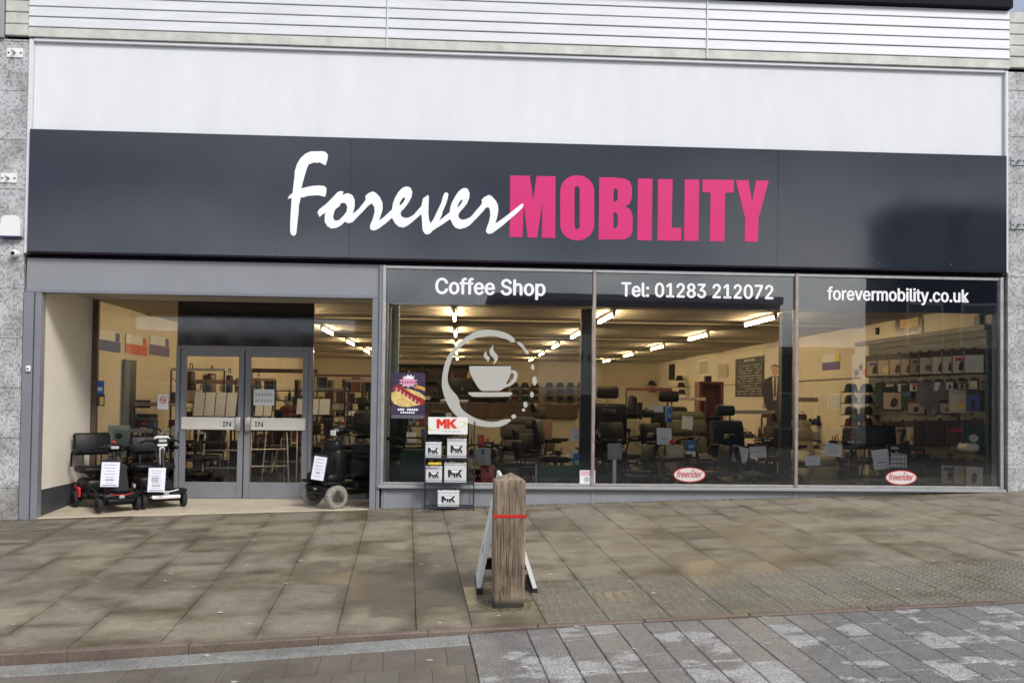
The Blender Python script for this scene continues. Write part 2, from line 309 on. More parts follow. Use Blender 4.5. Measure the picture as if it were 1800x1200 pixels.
# ------------------------------------------------------------------ mesh builder
T = Matrix.Translation
def RX(a): return Matrix.Rotation(R(a), 4, 'X')
def RY(a): return Matrix.Rotation(R(a), 4, 'Y')
def RZ(a): return Matrix.Rotation(R(a), 4, 'Z')
class MB:
    def __init__(s): s.v = []; s.f = []; s.sm = []; s.mi = []; s.cur = 0
    def add(s, vs, fs, smooth=False, X=None):
        o = len(s.v)
        s.v += [tuple(X @ Vector(p)) if X else tuple(p) for p in vs]
        for f in fs: s.f.append([i+o for i in f]); s.sm.append(smooth); s.mi.append(s.cur)
        return s
    def mt(s, i): s.cur = i; return s
    def box(s, x0, x1, y0, y1, z0, z1, c=0., X=None):
        if x0 > x1: x0, x1 = x1, x0
        if y0 > y1: y0, y1 = y1, y0
        if z0 > z1: z0, z1 = z1, z0
        if c <= 0:
            v = [(x, y, z) for z in (z0, z1) for y in (y0, y1) for x in (x0, x1)]
            return s.add(v, [(0, 2, 3, 1), (4, 5, 7, 6), (0, 1, 5, 4), (2, 6, 7, 3), (0, 4, 6, 2), (1, 3, 7, 5)], False, X)
        c = min(c, (x1-x0)*.45, (y1-y0)*.45, (z1-z0)*.45)
        v = []; idx = {}
        for sx in (0, 1):
            for sy in (0, 1):
                for sz in (0, 1):
                    p = ((x0, x1)[sx], (y0, y1)[sy], (z0, z1)[sz]); d = (c*(1-2*sx), c*(1-2*sy), c*(1-2*sz))
                    for a in range(3):
                        q = [p[k] if k == a else p[k]+d[k] for k in range(3)]
                        idx[(sx, sy, sz, a)] = len(v); v.append(q)
        fs = []
        order = [(0, 0), (1, 0), (1, 1), (0, 1)]
        for a in range(3):
            for sd_ in (0, 1):
                q = []
                for (p, r_) in order:
                    k = [0, 0, 0]; k[a] = sd_; k[(a+1) % 3] = p; k[(a+2) % 3] = r_
                    q.append(idx[(*k, a)])
                fs.append(q if sd_ else q[::-1])
        for a in range(3):
            b_, c_ = (a+1) % 3, (a+2) % 3
            for p in (0, 1):
                for r_ in (0, 1):
                    k0 = [0, 0, 0]; k0[b_] = p; k0[c_] = r_; k1 = list(k0); k1[a] = 1
                    q = [idx[(*k0, b_)], idx[(*k1, b_)], idx[(*k1, c_)], idx[(*k0, c_)]]
                    fs.append(q if (p ^ r_) == 1 else q[::-1])
        for sx in (0, 1):
            for sy in (0, 1):
                for sz in (0, 1):
                    q = [idx[(sx, sy, sz, a)] for a in range(3)]
                    fs.append(q if (sx+sy+sz) % 2 == 1 else q[::-1])
        return s.add(v, fs, False, X)
    def rbox(s, cx, cy, cz, sx, sy, sz, r, X=None, n=12, k=8):
        h = (sx/2, sy/2, sz/2); r = min(r, *h)
        v = []; fs = []
        for j in range(k):
            la = math.pi*(j+.5)/k - math.pi/2
            for i in range(n):
                lo = 2*math.pi*(i+.5)/n
                d = (math.cos(la)*math.cos(lo), math.cos(la)*math.sin(lo), math.sin(la))
                v.append(tuple((cx, cy, cz)[a] + (1 if d[a] > 0 else -1)*(h[a]-r) + d[a]*r for a in range(3)))
        for j in range(k-1):
            for i in range(n):
                fs.append((j*n+i, j*n+(i+1) % n, (j+1)*n+(i+1) % n, (j+1)*n+i))
        fs.append(tuple(range(n))[::-1]); fs.append(tuple((k-1)*n+i for i in range(n)))
        return s.add(v, fs, True, X)
    def tube(s, pts, r, n=8, X=None, caps=True):
        pts = [Vector(p) for p in pts]; rs = r if isinstance(r, (list, tuple)) else [r]*len(pts)
        v = []; fs = []; up = None
        for i, p in enumerate(pts):
            d = ((pts[min(i+1, len(pts)-1)]-pts[max(i-1, 0)])).normalized()
            if up is None:
                up = Vector((0, 0, 1)) if abs(d.z) < .9 else Vector((1, 0, 0))
            a = d.cross(up).normalized(); b = a.cross(d).normalized(); up = b
            for k in range(n):
                t = 2*math.pi*k/n; v.append(p+rs[i]*(math.cos(t)*a+math.sin(t)*b))
        for i in range(len(pts)-1):
            for k in range(n):
                fs.append((i*n+k, i*n+(k+1) % n, (i+1)*n+(k+1) % n, (i+1)*n+k))
        s.add(v, fs, True, X)
        if caps: s.add(v[:n], [tuple(range(n))[::-1]], False, X); s.add(v[-n:], [tuple(range(n))], False, X)
        return s
    def lathe(s, prof, n=20, X=None, smooth=True):
        v = [(r*math.cos(2*math.pi*k/n), r*math.sin(2*math.pi*k/n), z) for r, z in prof for k in range(n)]; fs = []
        for i in range(len(prof)-1):
            for k in range(n):
                fs.append((i*n+k, i*n+(k+1) % n, (i+1)*n+(k+1) % n, (i+1)*n+k))
        if prof[0][0] > 1e-6: fs.append(tuple(range(n))[::-1])
        if prof[-1][0] > 1e-6: fs.append(tuple((len(prof)-1)*n+k for k in range(n)))
        return s.add(v, fs, smooth, X)
    def prism(s, poly, z0, z1, X=None, holes=(), chamfer=0):
        """polygon in local XY raised from z0 to z1"""
        loops = [[Vector((p[0], p[1], 0)) for p in l] for l in [poly, *holes]]
        flat = [p for l in loops for p in l]; N = len(flat)
        tris = tessellate_polygon(loops)
        v = [(p.x, p.y, z0) for p in flat]+[(p.x, p.y, z1) for p in flat]; fs = []
        for t in tris:
            a, b, c = (flat[i] for i in t)
            ccw = (b-a).cross(c-a).z > 0
            t = tuple(t) if ccw else tuple(t)[::-1]
            fs.append(tuple(i+N for i in t)); fs.append(t[::-1])
        o = 0
        for li, l in enumerate(loops):
            n = len(l); area = sum(l[i].x*l[(i+1) % n].y-l[(i+1) % n].x*l[i].y for i in range(n))
            pos = (area > 0) ^ (li > 0)
            for i in range(n):
                a, b = o+i, o+(i+1) % n
                fs.append((a, b, b+N, a+N) if pos else (b, a, a+N, b+N))
            o += n
        return s.add(v, fs, False, X)
    def build(s, name, mats, parent=None, loc=None, X=None):
        me = bpy.data.meshes.new(name); me.from_pydata(s.v, [], s.f)
        if not isinstance(mats, (list, tuple)): mats = [mats]
        for m_ in mats: me.materials.append(m_)
        me.polygons.foreach_set('use_smooth', s.sm); me.polygons.foreach_set('material_index', s.mi); me.update()
        return link(name, me, parent, loc, X)
def link(name, me, parent=None, loc=None, X=None):
    o = bpy.data.objects.new(name, me); COL.objects.link(o)
    if X is not None: o.matrix_basis = X
    if loc is not None: o.location = loc
    if parent is not None: o.parent = parent
    return o
def tag(o, label=None, cat=None, group=None, kind=None):
    if label: o['label'] = label
    if cat: o['category'] = cat
    if group: o['group'] = group
    if kind: o['kind'] = kind
    return o
def thing(name, label, cat, loc=(0, 0, 0), rz=0, group=None, scale=None):
    o = bpy.data.objects.new(name, None); COL.objects.link(o); o.empty_display_size = .1
    o.location = loc; o.rotation_euler = (0, 0, R(rz))
    if scale: o.scale = (scale,)*3
    return tag(o, label, cat, group)
def copy_tree(o, parent=None):
    c = o.copy(); COL.objects.link(c)
    if parent is not None: c.parent = parent
    for ch in list(o.children): copy_tree(ch, c)
    return c
def dup(src, label, loc, rz=0, scale=None, group=None):
    c = copy_tree(src); c.location = loc; c.rotation_euler = (0, 0, R(rz)); c['label'] = label
    if scale: c.scale = (scale,)*3
    if group: c['group'] = group
    return c
def fy(x, y, Y, off=0): p = PY(x, y, Y); return Vector((p.x, p.y+off, p.z))

# upright polygon facing the street (local XY = world X,Z): matrix turning prism z into -Y
UP = Matrix(((1, 0, 0, 0), (0, 0, -1, 0), (0, 1, 0, 0), (0, 0, 0, 1)))
def upr(Y): return T((0, Y, 0)) @ UP
def pxpoly(pts, Y): return [(PY(a, b, Y).x, PY(a, b, Y).z) for a, b in pts]

FONT = None
try:
    import os
    for base in (bpy.utils.resource_path('LOCAL'), bpy.utils.system_resource('DATAFILES') or ''):
        for sub in ('datafiles/fonts/Inter.woff2', 'fonts/Inter.woff2'):
            p = os.path.join(base, sub)
            if FONT is None and os.path.exists(p): FONT = bpy.data.fonts.load(p)
except Exception: FONT = None
def text(name, s, width, height, depth, ma, parent, X, bold=0., shear=0., res=3):
    """lettering as a mesh, its left bottom at the origin of X, scaled to width x cap height"""
    cu = bpy.data.curves.new(name, 'FONT'); cu.body = s; cu.size = 1; cu.resolution_u = res; cu.shear = shear; cu.fill_mode = 'FRONT' if depth == 0 else 'BOTH'
    cu.extrude = .02
    if FONT: cu.font = FONT
    o = bpy.data.objects.new(name, cu); me = bpy.data.meshes.new_from_object(o); bpy.data.objects.remove(o)
    xs = [v.co.x for v in me.vertices]; ys = [v.co.y for v in me.vertices]
    x0, x1, y0, y1 = min(xs), max(xs), min(ys), max(ys)
    for v in me.vertices:
        v.co = ((v.co.x-x0)/(x1-x0)*width, (v.co.y-y0)/(y1-y0)*height, (v.co.z+.02)/.04*max(depth, .0015))
    if bold:                                  # heavier strokes: the outline repeated a hair to each side
        bm = bmesh.new(); bm.from_mesh(me); sc_ = width/(x1-x0); k = 0
        for dx, dy in ((-1, 0), (1, 0), (0, -.7), (0, .7)):
            b2 = bmesh.new(); b2.from_mesh(me); k += 1
            for v in b2.verts: v.co.x += dx*bold*sc_; v.co.y += dy*bold*sc_; v.co.z *= 1-.07*k
            m2 = bpy.data.meshes.new('t'); b2.to_mesh(m2); b2.free(); bm.from_mesh(m2); bpy.data.meshes.remove(m2)
        bm.to_mesh(me); bm.free()
    me.materials.clear(); me.materials.append(ma); me.name = name
    return link(name, me, parent, X=X)

# ------------------------------------------------------------------ ground
SX, SY, G0 = .034, .0395, .122
def G(x, y): return G0 + SX*max(-9, min(10, x)) + SY*max(-9.0, min(.6, y))
TH = math.atan(.057); ct, st_ = math.cos(TH), math.sin(TH)
def uv2w(u, v): return (ct*u - st_*v, st_*u + ct*v)          # paving is laid square to the kerb, a few degrees off the shop front
KV = -5.50                                                    # kerb line in paving coordinates
def clip(poly, f):
    o = []
    for i in range(len(poly)):
        a, b = poly[i], poly[(i+1) % len(poly)]; fa, fb = f(a), f(b)
        if fa >= 0: o.append(a)
        if (fa >= 0) != (fb >= 0):
            t = fa/(fa-fb); o.append((a[0]+(b[0]-a[0])*t, a[1]+(b[1]-a[1])*t))
    return o
def inset(poly, d):
    n = len(poly); o = []
    ar = sum(poly[i][0]*poly[(i+1) % n][1]-poly[(i+1) % n][0]*poly[i][1] for i in range(n))
    sg = 1 if ar > 0 else -1
    for i in range(n):
        p0, p1, p2 = Vector(poly[i-1]), Vector(poly[i]), Vector(poly[(i+1) % n])
        d1 = (p1-p0).normalized(); d2 = (p2-p1).normalized()
        n1 = Vector((-d1.y, d1.x))*sg; n2 = Vector((-d2.y, d2.x))*sg
        k = n1+n2; k = k/max(.35, k.dot(n1)) if k.length > 1e-6 else n1
        o.append((p1.x+k.x*d, p1.y+k.y*d))
    return o
def area(p): return abs(sum(p[i][0]*p[(i+1) % len(p)][1]-p[(i+1) % len(p)][0]*p[i][1] for i in range(len(p))))/2
def stone(name, poly, parent, ma, gap=.004, ch=.004, thick=.05, lift=0., tilt=.0015, zf=None, studs=None):
    """one slab: a convex outline on the sloping ground with its edges eased and its own slight settlement"""
    zf = zf or G
    if len(poly) < 3 or area(poly) < .004: return None
    n = len(poly)
    if sum(poly[i][0]*poly[(i+1) % n][1]-poly[(i+1) % n][0]*poly[i][1] for i in range(n)) < 0: poly = poly[::-1]
    a = inset(poly, gap); b = inset(poly, gap+ch)
    cx = sum(p[0] for p in poly)/n; cy = sum(p[1] for p in poly)/n
    t1, t2, t0 = random.uniform(-tilt, tilt), random.uniform(-tilt, tilt), random.uniform(-tilt, tilt)
    def z(p): return zf(*p)+lift+t0+t1*(p[0]-cx)*2+t2*(p[1]-cy)*2
    mb = MB()
    v = [(p[0]-cx, p[1]-cy, z(p)-thick) for p in a]+[(p[0]-cx, p[1]-cy, z(p)-ch) for p in a]+[(p[0]-cx, p[1]-cy, z(p)) for p in b]
    z0 = z((cx, cy)); v = [(p[0], p[1], p[2]-z0) for p in v]
    fs = [tuple(2*n+i for i in range(n))]
    for k in (0, 1):
        for i in range(n): fs.append((k*n+i, k*n+(i+1) % n, (k+1)*n+(i+1) % n, (k+1)*n+i))
    mb.add(v, fs)
    if studs: studs(mb, lambda x, y: z((x+cx, y+cy))-z0, b, cx, cy)
    return mb.build(name, ma, parent, loc=(cx, cy, z0))

def sheet(name, xs, ys, zf, ma, **k):
    mb = MB(); v = [(x, y, zf(x, y)) for y in ys for x in xs]; nx = len(xs)
    mb.add(v, [(j*nx+i, j*nx+i+1, (j+1)*nx+i+1, (j+1)*nx+i) for j in range(len(ys)-1) for i in range(nx-1)])
    return tag(mb.build(name, ma, **k), kind='structure')
sheet('ground', [-400, -40, 40, 400], [-400, -40, 40, 400], lambda x, y: -.75, M['asphalt'])
kx = lambda x: (KV + st_*x)/ct       # world Y of the kerb line at X (to first order)
road = sheet('road', [-60, -30, -9, -4, 0, 4, 10, 30, 60], [-45, -30, -15, -9, -7, -5.2], lambda x, y: G(x, y)-.125 - (.05 if y > -5.5 and x > 0 else 0), M['asphalt'])
pav = sheet('pavement', [-30, -9, -6, -3, 0, 3, 6, 10, 30], [-6.6, -5, -3, -1.5, .02], lambda x, y: G(x, y)-.03 - (.14 if y < -5.2 else 0), M['bed'])

facade = lambda p: .004 - p[1] - .0
widths = [.60, .52, .56, .60, .54, .62]
# slabs in columns running away from the kerb, cross joints staggered
u = -9.2; ci = 0
def blister(mb, zf, poly, cx, cy):
    xs = [p[0]-cx for p in poly]; ys = [p[1]-cy for p in poly]
    nx = max(2, round((max(xs)-min(xs))/.075)); ny = max(2, round((max(ys)-min(ys))/.075))
    for i in range(nx):
        for j in range(ny):
            x = min(xs)+(i+.5)*(max(xs)-min(xs))/nx; y = min(ys)+(j+.5)*(max(ys)-min(ys))/ny; r = .019; z = zf(x, y)
            mb.add([(x-r, y-r, z-.001), (x+r, y-r, z-.001), (x+r, y+r, z-.001), (x-r, y+r, z-.001), (x-r*.5, y-r*.5, z+.006), (x+r*.5, y-r*.5, z+.006), (x+r*.5, y+r*.5, z+.006), (x-r*.5, y+r*.5, z+.006)],
                   [(4, 5, 6, 7), (0, 1, 5, 4), (1, 2, 6, 5), (2, 3, 7, 6), (3, 0, 4, 7)])
while u < 9.6:
    wd = widths[ci % 6]+random.uniform(-.03, .03); v = KV+.078
    wd = .9 if u > .32 else wd
    if u+wd > -.2 and u < -.2: wd = -.2-u if -.2-u > .3 else wd
    first = True; tac = u > .32
    if tac:                                      # two rows of blister paving along the kerb, right of the timber post
        for k in range(3):
            p = [uv2w(*q) for q in ((u, v), (u+.45, v), (u+.45, v+.4), (u, v+.4))]; stone('blister_paving_slab', p, pav, M['tact'], .0025, .003, studs=blister, tilt=.0008)
            p = [uv2w(*q) for q in ((u+.45, v), (u+.9, v), (u+.9, v+.4), (u+.45, v+.4))]; stone('blister_paving_slab', p, pav, M['tact'], .0025, .003, studs=blister, tilt=.0008)
            v += .4
    while v < 1.0:
        ln = random.choice([.6, .75, .9, .9]) if not tac else random.choice([.6, .6, .75])
        if first: ln = random.choice([.42, .6, .9]); first = False
        for ua, ub in (((u, u+wd),) if not tac else ((u, u+.45), (u+.45, u+.9))):
            p = [uv2w(*q) for q in ((ua, v), (ub, v), (ub, v+ln), (ua, v+ln))]
            p = clip(p, lambda q: -.006-q[1])
            stone('paving_slab', p, pav, M['slab'], random.uniform(.0012, .0028), .003, tilt=.0022 if not tac else .0012)
        v += ln
    u += wd; ci += 1
# kerb of small red stones, a low step down to the channel on the left that dies out to the right
u = -9.2
def KZ(x, y): return G(x, y)
while u < 9.6:
    ln = random.uniform(.7, .95)
    p = [uv2w(*q) for q in ((u, KV), (u+ln, KV), (u+ln, KV+.075), (u, KV+.075))]
    stone('kerb_stone', p, pav, M['kerb'], .002, .008, .12, lift=.004, tilt=.002); u += ln
def RZf(x, y): return G(x, y)-.06*max(0, min(1, (.9-x)/3.2))-.006
# channel of pale granite, then brown pavers, left of the joint; granite pavers to its right
u = -9.0
UB = -.235
while u < UB:
    ln = min(random.uniform(.8, 1.0), UB-u)
    if ln > .1:
        sk = .10
        p = [uv2w(*q) for q in ((u-sk, KV-.25), (u+ln-sk, KV-.25), (u+ln, KV-.012), (u, KV-.012))] if u+ln < UB-.05 else [uv2w(*q) for q in ((u-sk, KV-.25), (u+ln, KV-.25), (u+ln, KV-.012), (u, KV-.012))]
        stone('channel_stone', p, road, M['channel'], .003, .004, .06, zf=RZf, tilt=.001)
    u += max(ln, .1)
v = KV-.255; row = 0
while v > KV-2.2:
    u = -7.0 - (.1 if row % 2 else 0)
    while u < UB:
        ln = min(.2, UB-u)
        if ln > .03:
            p = [uv2w(*q) for q in ((u, v-.4), (u+ln, v-.4), (u+ln, v), (u, v))]
            (stone if u > -3.6 and row < 3 else (lambda *a, **k: None))('brown_paver', p, road, M['brown'], .0008, .0015, .06, zf=RZf, tilt=.0008)
        u += .2
    v -= .4; row += 1
u = UB+.003; c = 0
while u < 5.6:
    wd = .205 if c else .40
    v = KV-.004; k = 0
    while v > KV-2.2:
        ln = (.2 if (c % 2 and k == 0) else random.choice([.3, .34, .4])) if c else .9
        p = [uv2w(*q) for q in ((u, v-ln), (u+wd, v-ln), (u+wd, v), (u, v))]
        stone('granite_paver', p, road, M['granite'], .0034, .005, .06, zf=RZf, tilt=.0012)
        v -= ln; k += 1
    u += wd; c += 1
# flecks of chewing gum and grit trodden into the slabs
gm = MB()
for k in range(150):
    x, y = random.uniform(-5.5, 6.0), random.uniform(-6.3, -.1)
    r = random.uniform(.008, .020); z = (G(x, y)+.0035) if y > kx(x)+.14 else RZf(x, y)+.002
    n = 8; v = [(x+r*(1+.25*random.random())*math.cos(6.283*i/n)*1.2, y+r*(1+.25*random.random())*math.sin(6.283*i/n), z) for i in range(n)]+[(x, y, z+.0025)]
    gm.add(v, [(i, (i+1) % n, n) for i in range(n)])
tag(gm.build('gum_spots', mat('old_gum', (.42, .41, .37), .8, .3, 9)), kind='stuff')
mo = MB()                                         # moss and grit along the foot of the shop front and round the post
for k in range(900):
    if k < 620: x, y = random.uniform(-1.1, 7.9), -abs(random.gauss(0, .018))-.006
    elif k < 700: x, y = random.uniform(-6.4, -5.4), -.03-abs(random.gauss(0, .03))
    else:
        a = random.uniform(0, 6.283); q = .125+abs(random.gauss(0, .05)); x, y = .385+q*math.cos(a)*1.2, -4.86+q*math.sin(a)
    r = random.uniform(.004, .014); z = G(x, y)
    mo.add([(x-r, y-r, z-.002), (x+r, y-r, z-.002), (x+r, y+r, z-.002), (x-r, y+r, z-.002), (x, y, z+r*.9)], [(0, 1, 4), (1, 2, 4), (2, 3, 4), (3, 0, 4)])
tag(mo.build('moss', mat('moss', (.075, .078, .028), .95, .5, 30)), kind='stuff')

# ------------------------------------------------------------------ the shop
XL, XR, XD, XW = -5.44, 7.19, -.955, 7.11         # left edge, right edge, start of the windows, last frame
YD, CZ = 1.7, 2.85                                # door plane, ceiling height
FZ = .03
shop = thing('shop_building', 'single-storey shop with dark sign band, recessed porch and three display windows', 'shop', (0, 0, 0))
def S(name, mb, ma, parent=None): return mb.build(name, ma, parent or shop)
B = lambda *a, **k: MB().box(*a, **k)
# upper wall: white render between white trims, cladding boards above, roof edge
S('render_panel', B(XL+.055, XR-.03, -.0, .16, 4.79, 5.90), M['render'])
for x0, x1 in ((XL, XL+.052), (XR-.027, XR+.015)): S('wall_trim', B(x0, x1, -.05, .16, 3.24, 5.93, c=.006), M['upvc'])
S('wall_trim', B(XL+.054, XR-.029, -.045, .16, 5.902, 5.945, c=.006), M['upvc'])
bz = 5.95; pitch = .1305
secs = [(XL, -.99), (-.985, 3.145), (3.15, XR+.02)]
for r_ in range(6):
    for (x0, x1) in secs:
        z0 = bz+r_*pitch; t = random.uniform(-.004, .004)
        lo = (r_ == 0)
        mb = MB(); zt = z0+pitch-.007
        prof = [(-.066+t, z0), (-.072+t, z0+.006), (-.064+t, zt-.006), (-.056, zt), (.03, zt), (.03, z0)]
        v = [(x, y, z) for x in (x0, x1) for (y, z) in prof]; n = len(prof)
        mb.add(v, [tuple(range(n))[::-1], tuple(n+i for i in range(n))]+[(i, (i+1) % n, n+(i+1) % n, n+i) for i in range(n)])
        S('cladding_board', mb, M['clad_old' if lo else 'clad'])
for x in (-.988, 3.147): S('cladding_joint_cover', B(x-.009, x+.009, -.085, -.03, bz+.002, bz+6*pitch, c=.004), M['upvc'])
S('cladding_backing', B(XL+.01, XR, .035, .3, 5.95, 6.84), M['trim'])
rm = MB().box(XL-.02, XR+.03, -.14, .4, bz+6*pitch+.002, bz+6*pitch+.12, c=.01)
S('roof_edge', rm, M['trim'])
S('roof', B(XL, XR, .4, 21.6, 6.4, 6.8), M['asphalt'])
S('upper_wall', B(XL+.01, XR-.01, .165, .4, 2.96, 6.4), M['conc'])
# lintel over the porch, and the dark gap under the sign
S('porch_lintel', B(XL+.02, XD-.03, .0, .16, 2.757, 3.19, c=.004), M['grey2'])
S('porch_lintel_flashing', B(XL+.02, XD-.03, -.018, .0, 2.757, 2.80, c=.004), M['grey'])
S('sign_shadow_gap', B(XL+.02, XR-.03, .03, .16, 3.195, 3.245), M['trim'])
S('window_head', B(XD-.03, XR-.03, .10, .16, 2.72, 3.19), M['trim'])
# porch
S('porch_jamb', B(XL+.005, XL+.125, -.03, .12, -.07, 2.755, c=.006), M['grey'])
S('porch_jamb', B(XL+.135, XL+.215, -.015, .12, -.07, 2.755, c=.006), M['grey'])
S('porch_post', B(-1.125, -1.045, -.02, .12, .02, 2.755, c=.006), M['grey'])
S('porch_post', B(-1.04, XD-.045, -.035, .12, .03, 3.19, c=.006), M['grey'])
S('porch_side_wall', B(-5.6, -5.245, .12, YD-.03, .29, 2.96), M['cream'])
S('porch_skirting', B(-5.6, -5.24, .12, YD-.03, -.1, .288), M['skirt'])
S('porch_corner_post', B(-5.26, -5.17, YD-.028, YD+.06, 0, 2.96, c=.006), M['rust'])
S('porch_ceiling', B(-5.6, -.9, .165, YD+.05, 2.962, 3.0), M['ceil'])
def PF(x, y): t = max(0, min(1, y/YD)); return (1-t)*(G(x, 0)+.008)+t*FZ
pf = S('porch_floor', MB().add([(-5.3, .0, G(-5.3, 0)-.02), (-.98, .0, G(-.98, 0)-.02), (-.98, YD, FZ-.03), (-5.3, YD, FZ-.03)], [(0, 1, 2, 3)]), M['tilebed'])
x = -5.3; tw = .36
while x < -1.0:
    y = .0
    while y < YD:
        p = [(x, y), (min(x+tw, -.985), y), (min(x+tw, -.985), min(y+tw, YD+.02)), (x, min(y+tw, YD+.02))]
        stone('floor_tile', p, pf, M['tile'], .002, .002, .02, zf=PF, tilt=.0004); y += tw
    x += tw
# porch glazing, transom and the pair of doors
def pane(parent, x0, x1, z0, z1, y, name='pane'): return B(x0, x1, y-.003, y+.003, z0, z1).build(name, M['glass'], parent)
dx0, dx1, dz1 = -4.055, -2.12, 2.215
pw = S('porch_window', B(-5.17, dx0, YD-.02, YD+.03, FZ-.03, FZ+.05, c=.004), M['grey']); B(-5.17, dx0, YD-.02, YD+.03, 2.91, 2.96).build('top_rail', M['grey'], pw)
pane(pw, -5.17, dx0-.002, FZ+.05, 2.91, YD)
pw = S('porch_window', B(dx1, -.985, YD-.02, YD+.03, FZ-.03, FZ+.05, c=.004), M['grey']); B(dx1, -.985, YD-.02, YD+.03, 2.91, 2.96).build('top_rail', M['grey'], pw)
pane(pw, dx1+.002, -.96, FZ+.05, 2.91, YD)
S('transom_panel', B(dx0, dx1, YD-.012, YD+.02, dz1+.002, 2.96), M['darkglass'])
fr = MB().box(dx0, dx0+.055, YD-.05, YD+.06, FZ-.03, dz1, c=.005).box(dx1-.055, dx1, YD-.05, YD+.06, FZ-.03, dz1, c=.005).box(dx0+.056, dx1-.056, YD-.05, YD+.06, dz1-.05, dz1, c=.005)
S('door_frame', fr, M['grey'])
mid = (-4.0-2.175)/2
for k, (a, b) in enumerate(((dx0+.06, mid-.003), (mid+.003, dx1-.06))):
    z0, z1 = FZ+.004, dz1-.056; zl, zh = z0+.23, z1-.1
    d = MB().box(a, a+.085, YD-.03, YD+.02, z0, z1, c=.005).box(b-.085, b, YD-.03, YD+.02, z0, z1, c=.005)
    d.box(a+.086, b-.086, YD-.028, YD+.018, z0, zl, c=.004).box(a+.086, b-.086, YD-.028, YD+.018, zh, z1, c=.004)
    door = S('door', d, M['grey'])
    pane(door, a+.086, b-.086, zl, zh, YD-.005)
    pl = PY(400, 744, YD).z
    B(a+.03, b-.03, YD-.055, YD-.031, pl-.088, pl+.088, c=.004).build('push_plate', mat('push_plate', (.62, .60, .56), .4, .05, 6), door)
    hx = b-.065 if k == 0 else a+.065
    h = MB().rbox(hx, YD-.085, pl, .085, .055, .205, .022); h.build('handle', M['silver' if 0 else 'alu'], door)
    tx = (b-.29 if k == 0 else a+.155)
    text('lettering', 'IN', .118, .07, .002, M['inkblack'], door, T((tx, YD-.0555, pl-.04)) @ RX(90), bold=.01)
B(mid-.008, mid+.008, YD-.034, YD-.03, FZ+.01, dz1-.06).build('door_seal', M['rubber'], shop)
# stall riser, sill
S('stall_riser', B(XD-.02, XR-.02, .0, .1, -.1, .355), M['grey2'])
for x in (-.93, 1.72, 4.37, 7.12): S('riser_cover_strip', B(x-.02, x+.02, -.008, -.0, .0, .353, c=.002), M['grey2'])
S('window_sill', MB().box(XD-.06, XR-.03, -.075, .1, .358, .398, c=.006), mat('sill_metal', (.30, .31, .33), .35, .08, 6))
# three display windows: frame, pane, slate header with its lettering
xs = [-.975, 1.716, 4.372, 7.125]
for k in range(3):
    a, b = xs[k]+.022, xs[k+1]-.022
    win = S('display_window', MB().box(a, b, -.02, .05, .40, .432, c=.004), M['alu']); B(a, b, -.02, .05, 3.145, 3.185, c=.004).build('top_rail', M['alu'], win)
    pane(win, a, b, .432, 3.145, .012)
    hd = B(a, b, .022, .03, 2.71, 3.143).build('header_panel', M['header'], win)
    txt, r = (('Coffee Shop', (766, 958, 489.5, 525)), ('Tel: 01283 212072', (1093, 1359, 498.5, 523.2)), ('forevermobility.co.uk', (1455, 1703, 506, 535)))[k]
    p0 = PY(r[0], (r[2]+r[3])/2, .0); p1 = PY(r[1], (r[2]+r[3])/2, .0)
    xm, ym = (r[0]+r[1])/2, 0
    pt, pb = PY(xm, r[2], .0), PY(xm, r[3], .0)
    text('lettering', txt, p1.x-p0.x, pt.z-pb.z, .002, M['white'], hd, T((p0.x, .0075, pb.z)) @ RX(90), bold=.024)
for k, x in enumerate(xs):
    mm = M['alu'] if k == 0 else M['bronze']
    if k < 3: S('mullion', B(x-.021, x+.021, -.035, .06, .40, 3.187, c=.004), mm)
    else: S('mullion', B(x-.021, x+.021, -.035, .06, .40, 3.187, c=.004), M['alu'])
S('return_frame', MB().box(-.97, -.93, .06, .13, .4, 2.71, c=.004).box(-.97, -.93, .62, .66, .4, 2.71, c=.004).box(-.97, -.89, YD-.07, YD-.005, .03, 2.84, c=.004), mat('pale_steel', (.55, .60, .60), .4, .06, 6))
pane(shop, -.957, -.951, .4, 2.9, 0, 'return_pane') if 0 else MB().box(-.955, -.949, .13, YD-.06, .4, 2.84).build('return_pane', M['glass'], shop)
S('return_riser', B(-.985, -.92, .12, YD-.02, .0, .398), M['grey'])
S('right_reveal', B(7.04, 7.12, .06, .30, .40, 2.71, c=.004), mat('pale_reveal', (.26, .28, .30), .5, .08, 4))
# interior shell
S('interior_floor', B(-5.6, 7.3, YD, 21.5, -.05, FZ), M['carpet'])
S('window_bed', B(-.92, 7.1, .1, YD, -.05, .06), M['carpet'])
S('ceiling', B(-5.6, 7.3, .165, 21.5, CZ, CZ+.09), M['ceil'])
mb = MB()
for k in range(28): y = .9+k*.75; mb.box(-5.3, 7.0, y, y+.012, CZ-.005, CZ-.001)
S('ceiling_cover_strip', mb, M['ceil'])['kind'] = 'stuff'
for y in (3.9, 8.3, 12.6, 17.0): S('ceiling_beam', B(-5.3, 7.0, y, y+.22, CZ-.03, CZ-.001), M['ceil'])
S('interior_wall', B(-5.6, -5.25, YD+.06, 21.5, .0, CZ), M['wall_in'])
S('interior_wall', B(7.0, 7.3, .30, 21.5, .0, CZ), M['wall_in'])
S('interior_wall', B(-5.25, 7.0, 21.2, 21.5, .0, CZ), M['wall_in'])
for px, Y in ((1030, .35), (1383, .35), (1731, .25)):
    p = PY(px, 700, Y); S('window_column', B(p.x-.068, p.x+.068, Y, Y+.14, .06, 2.71, c=.006), M['coldark'])

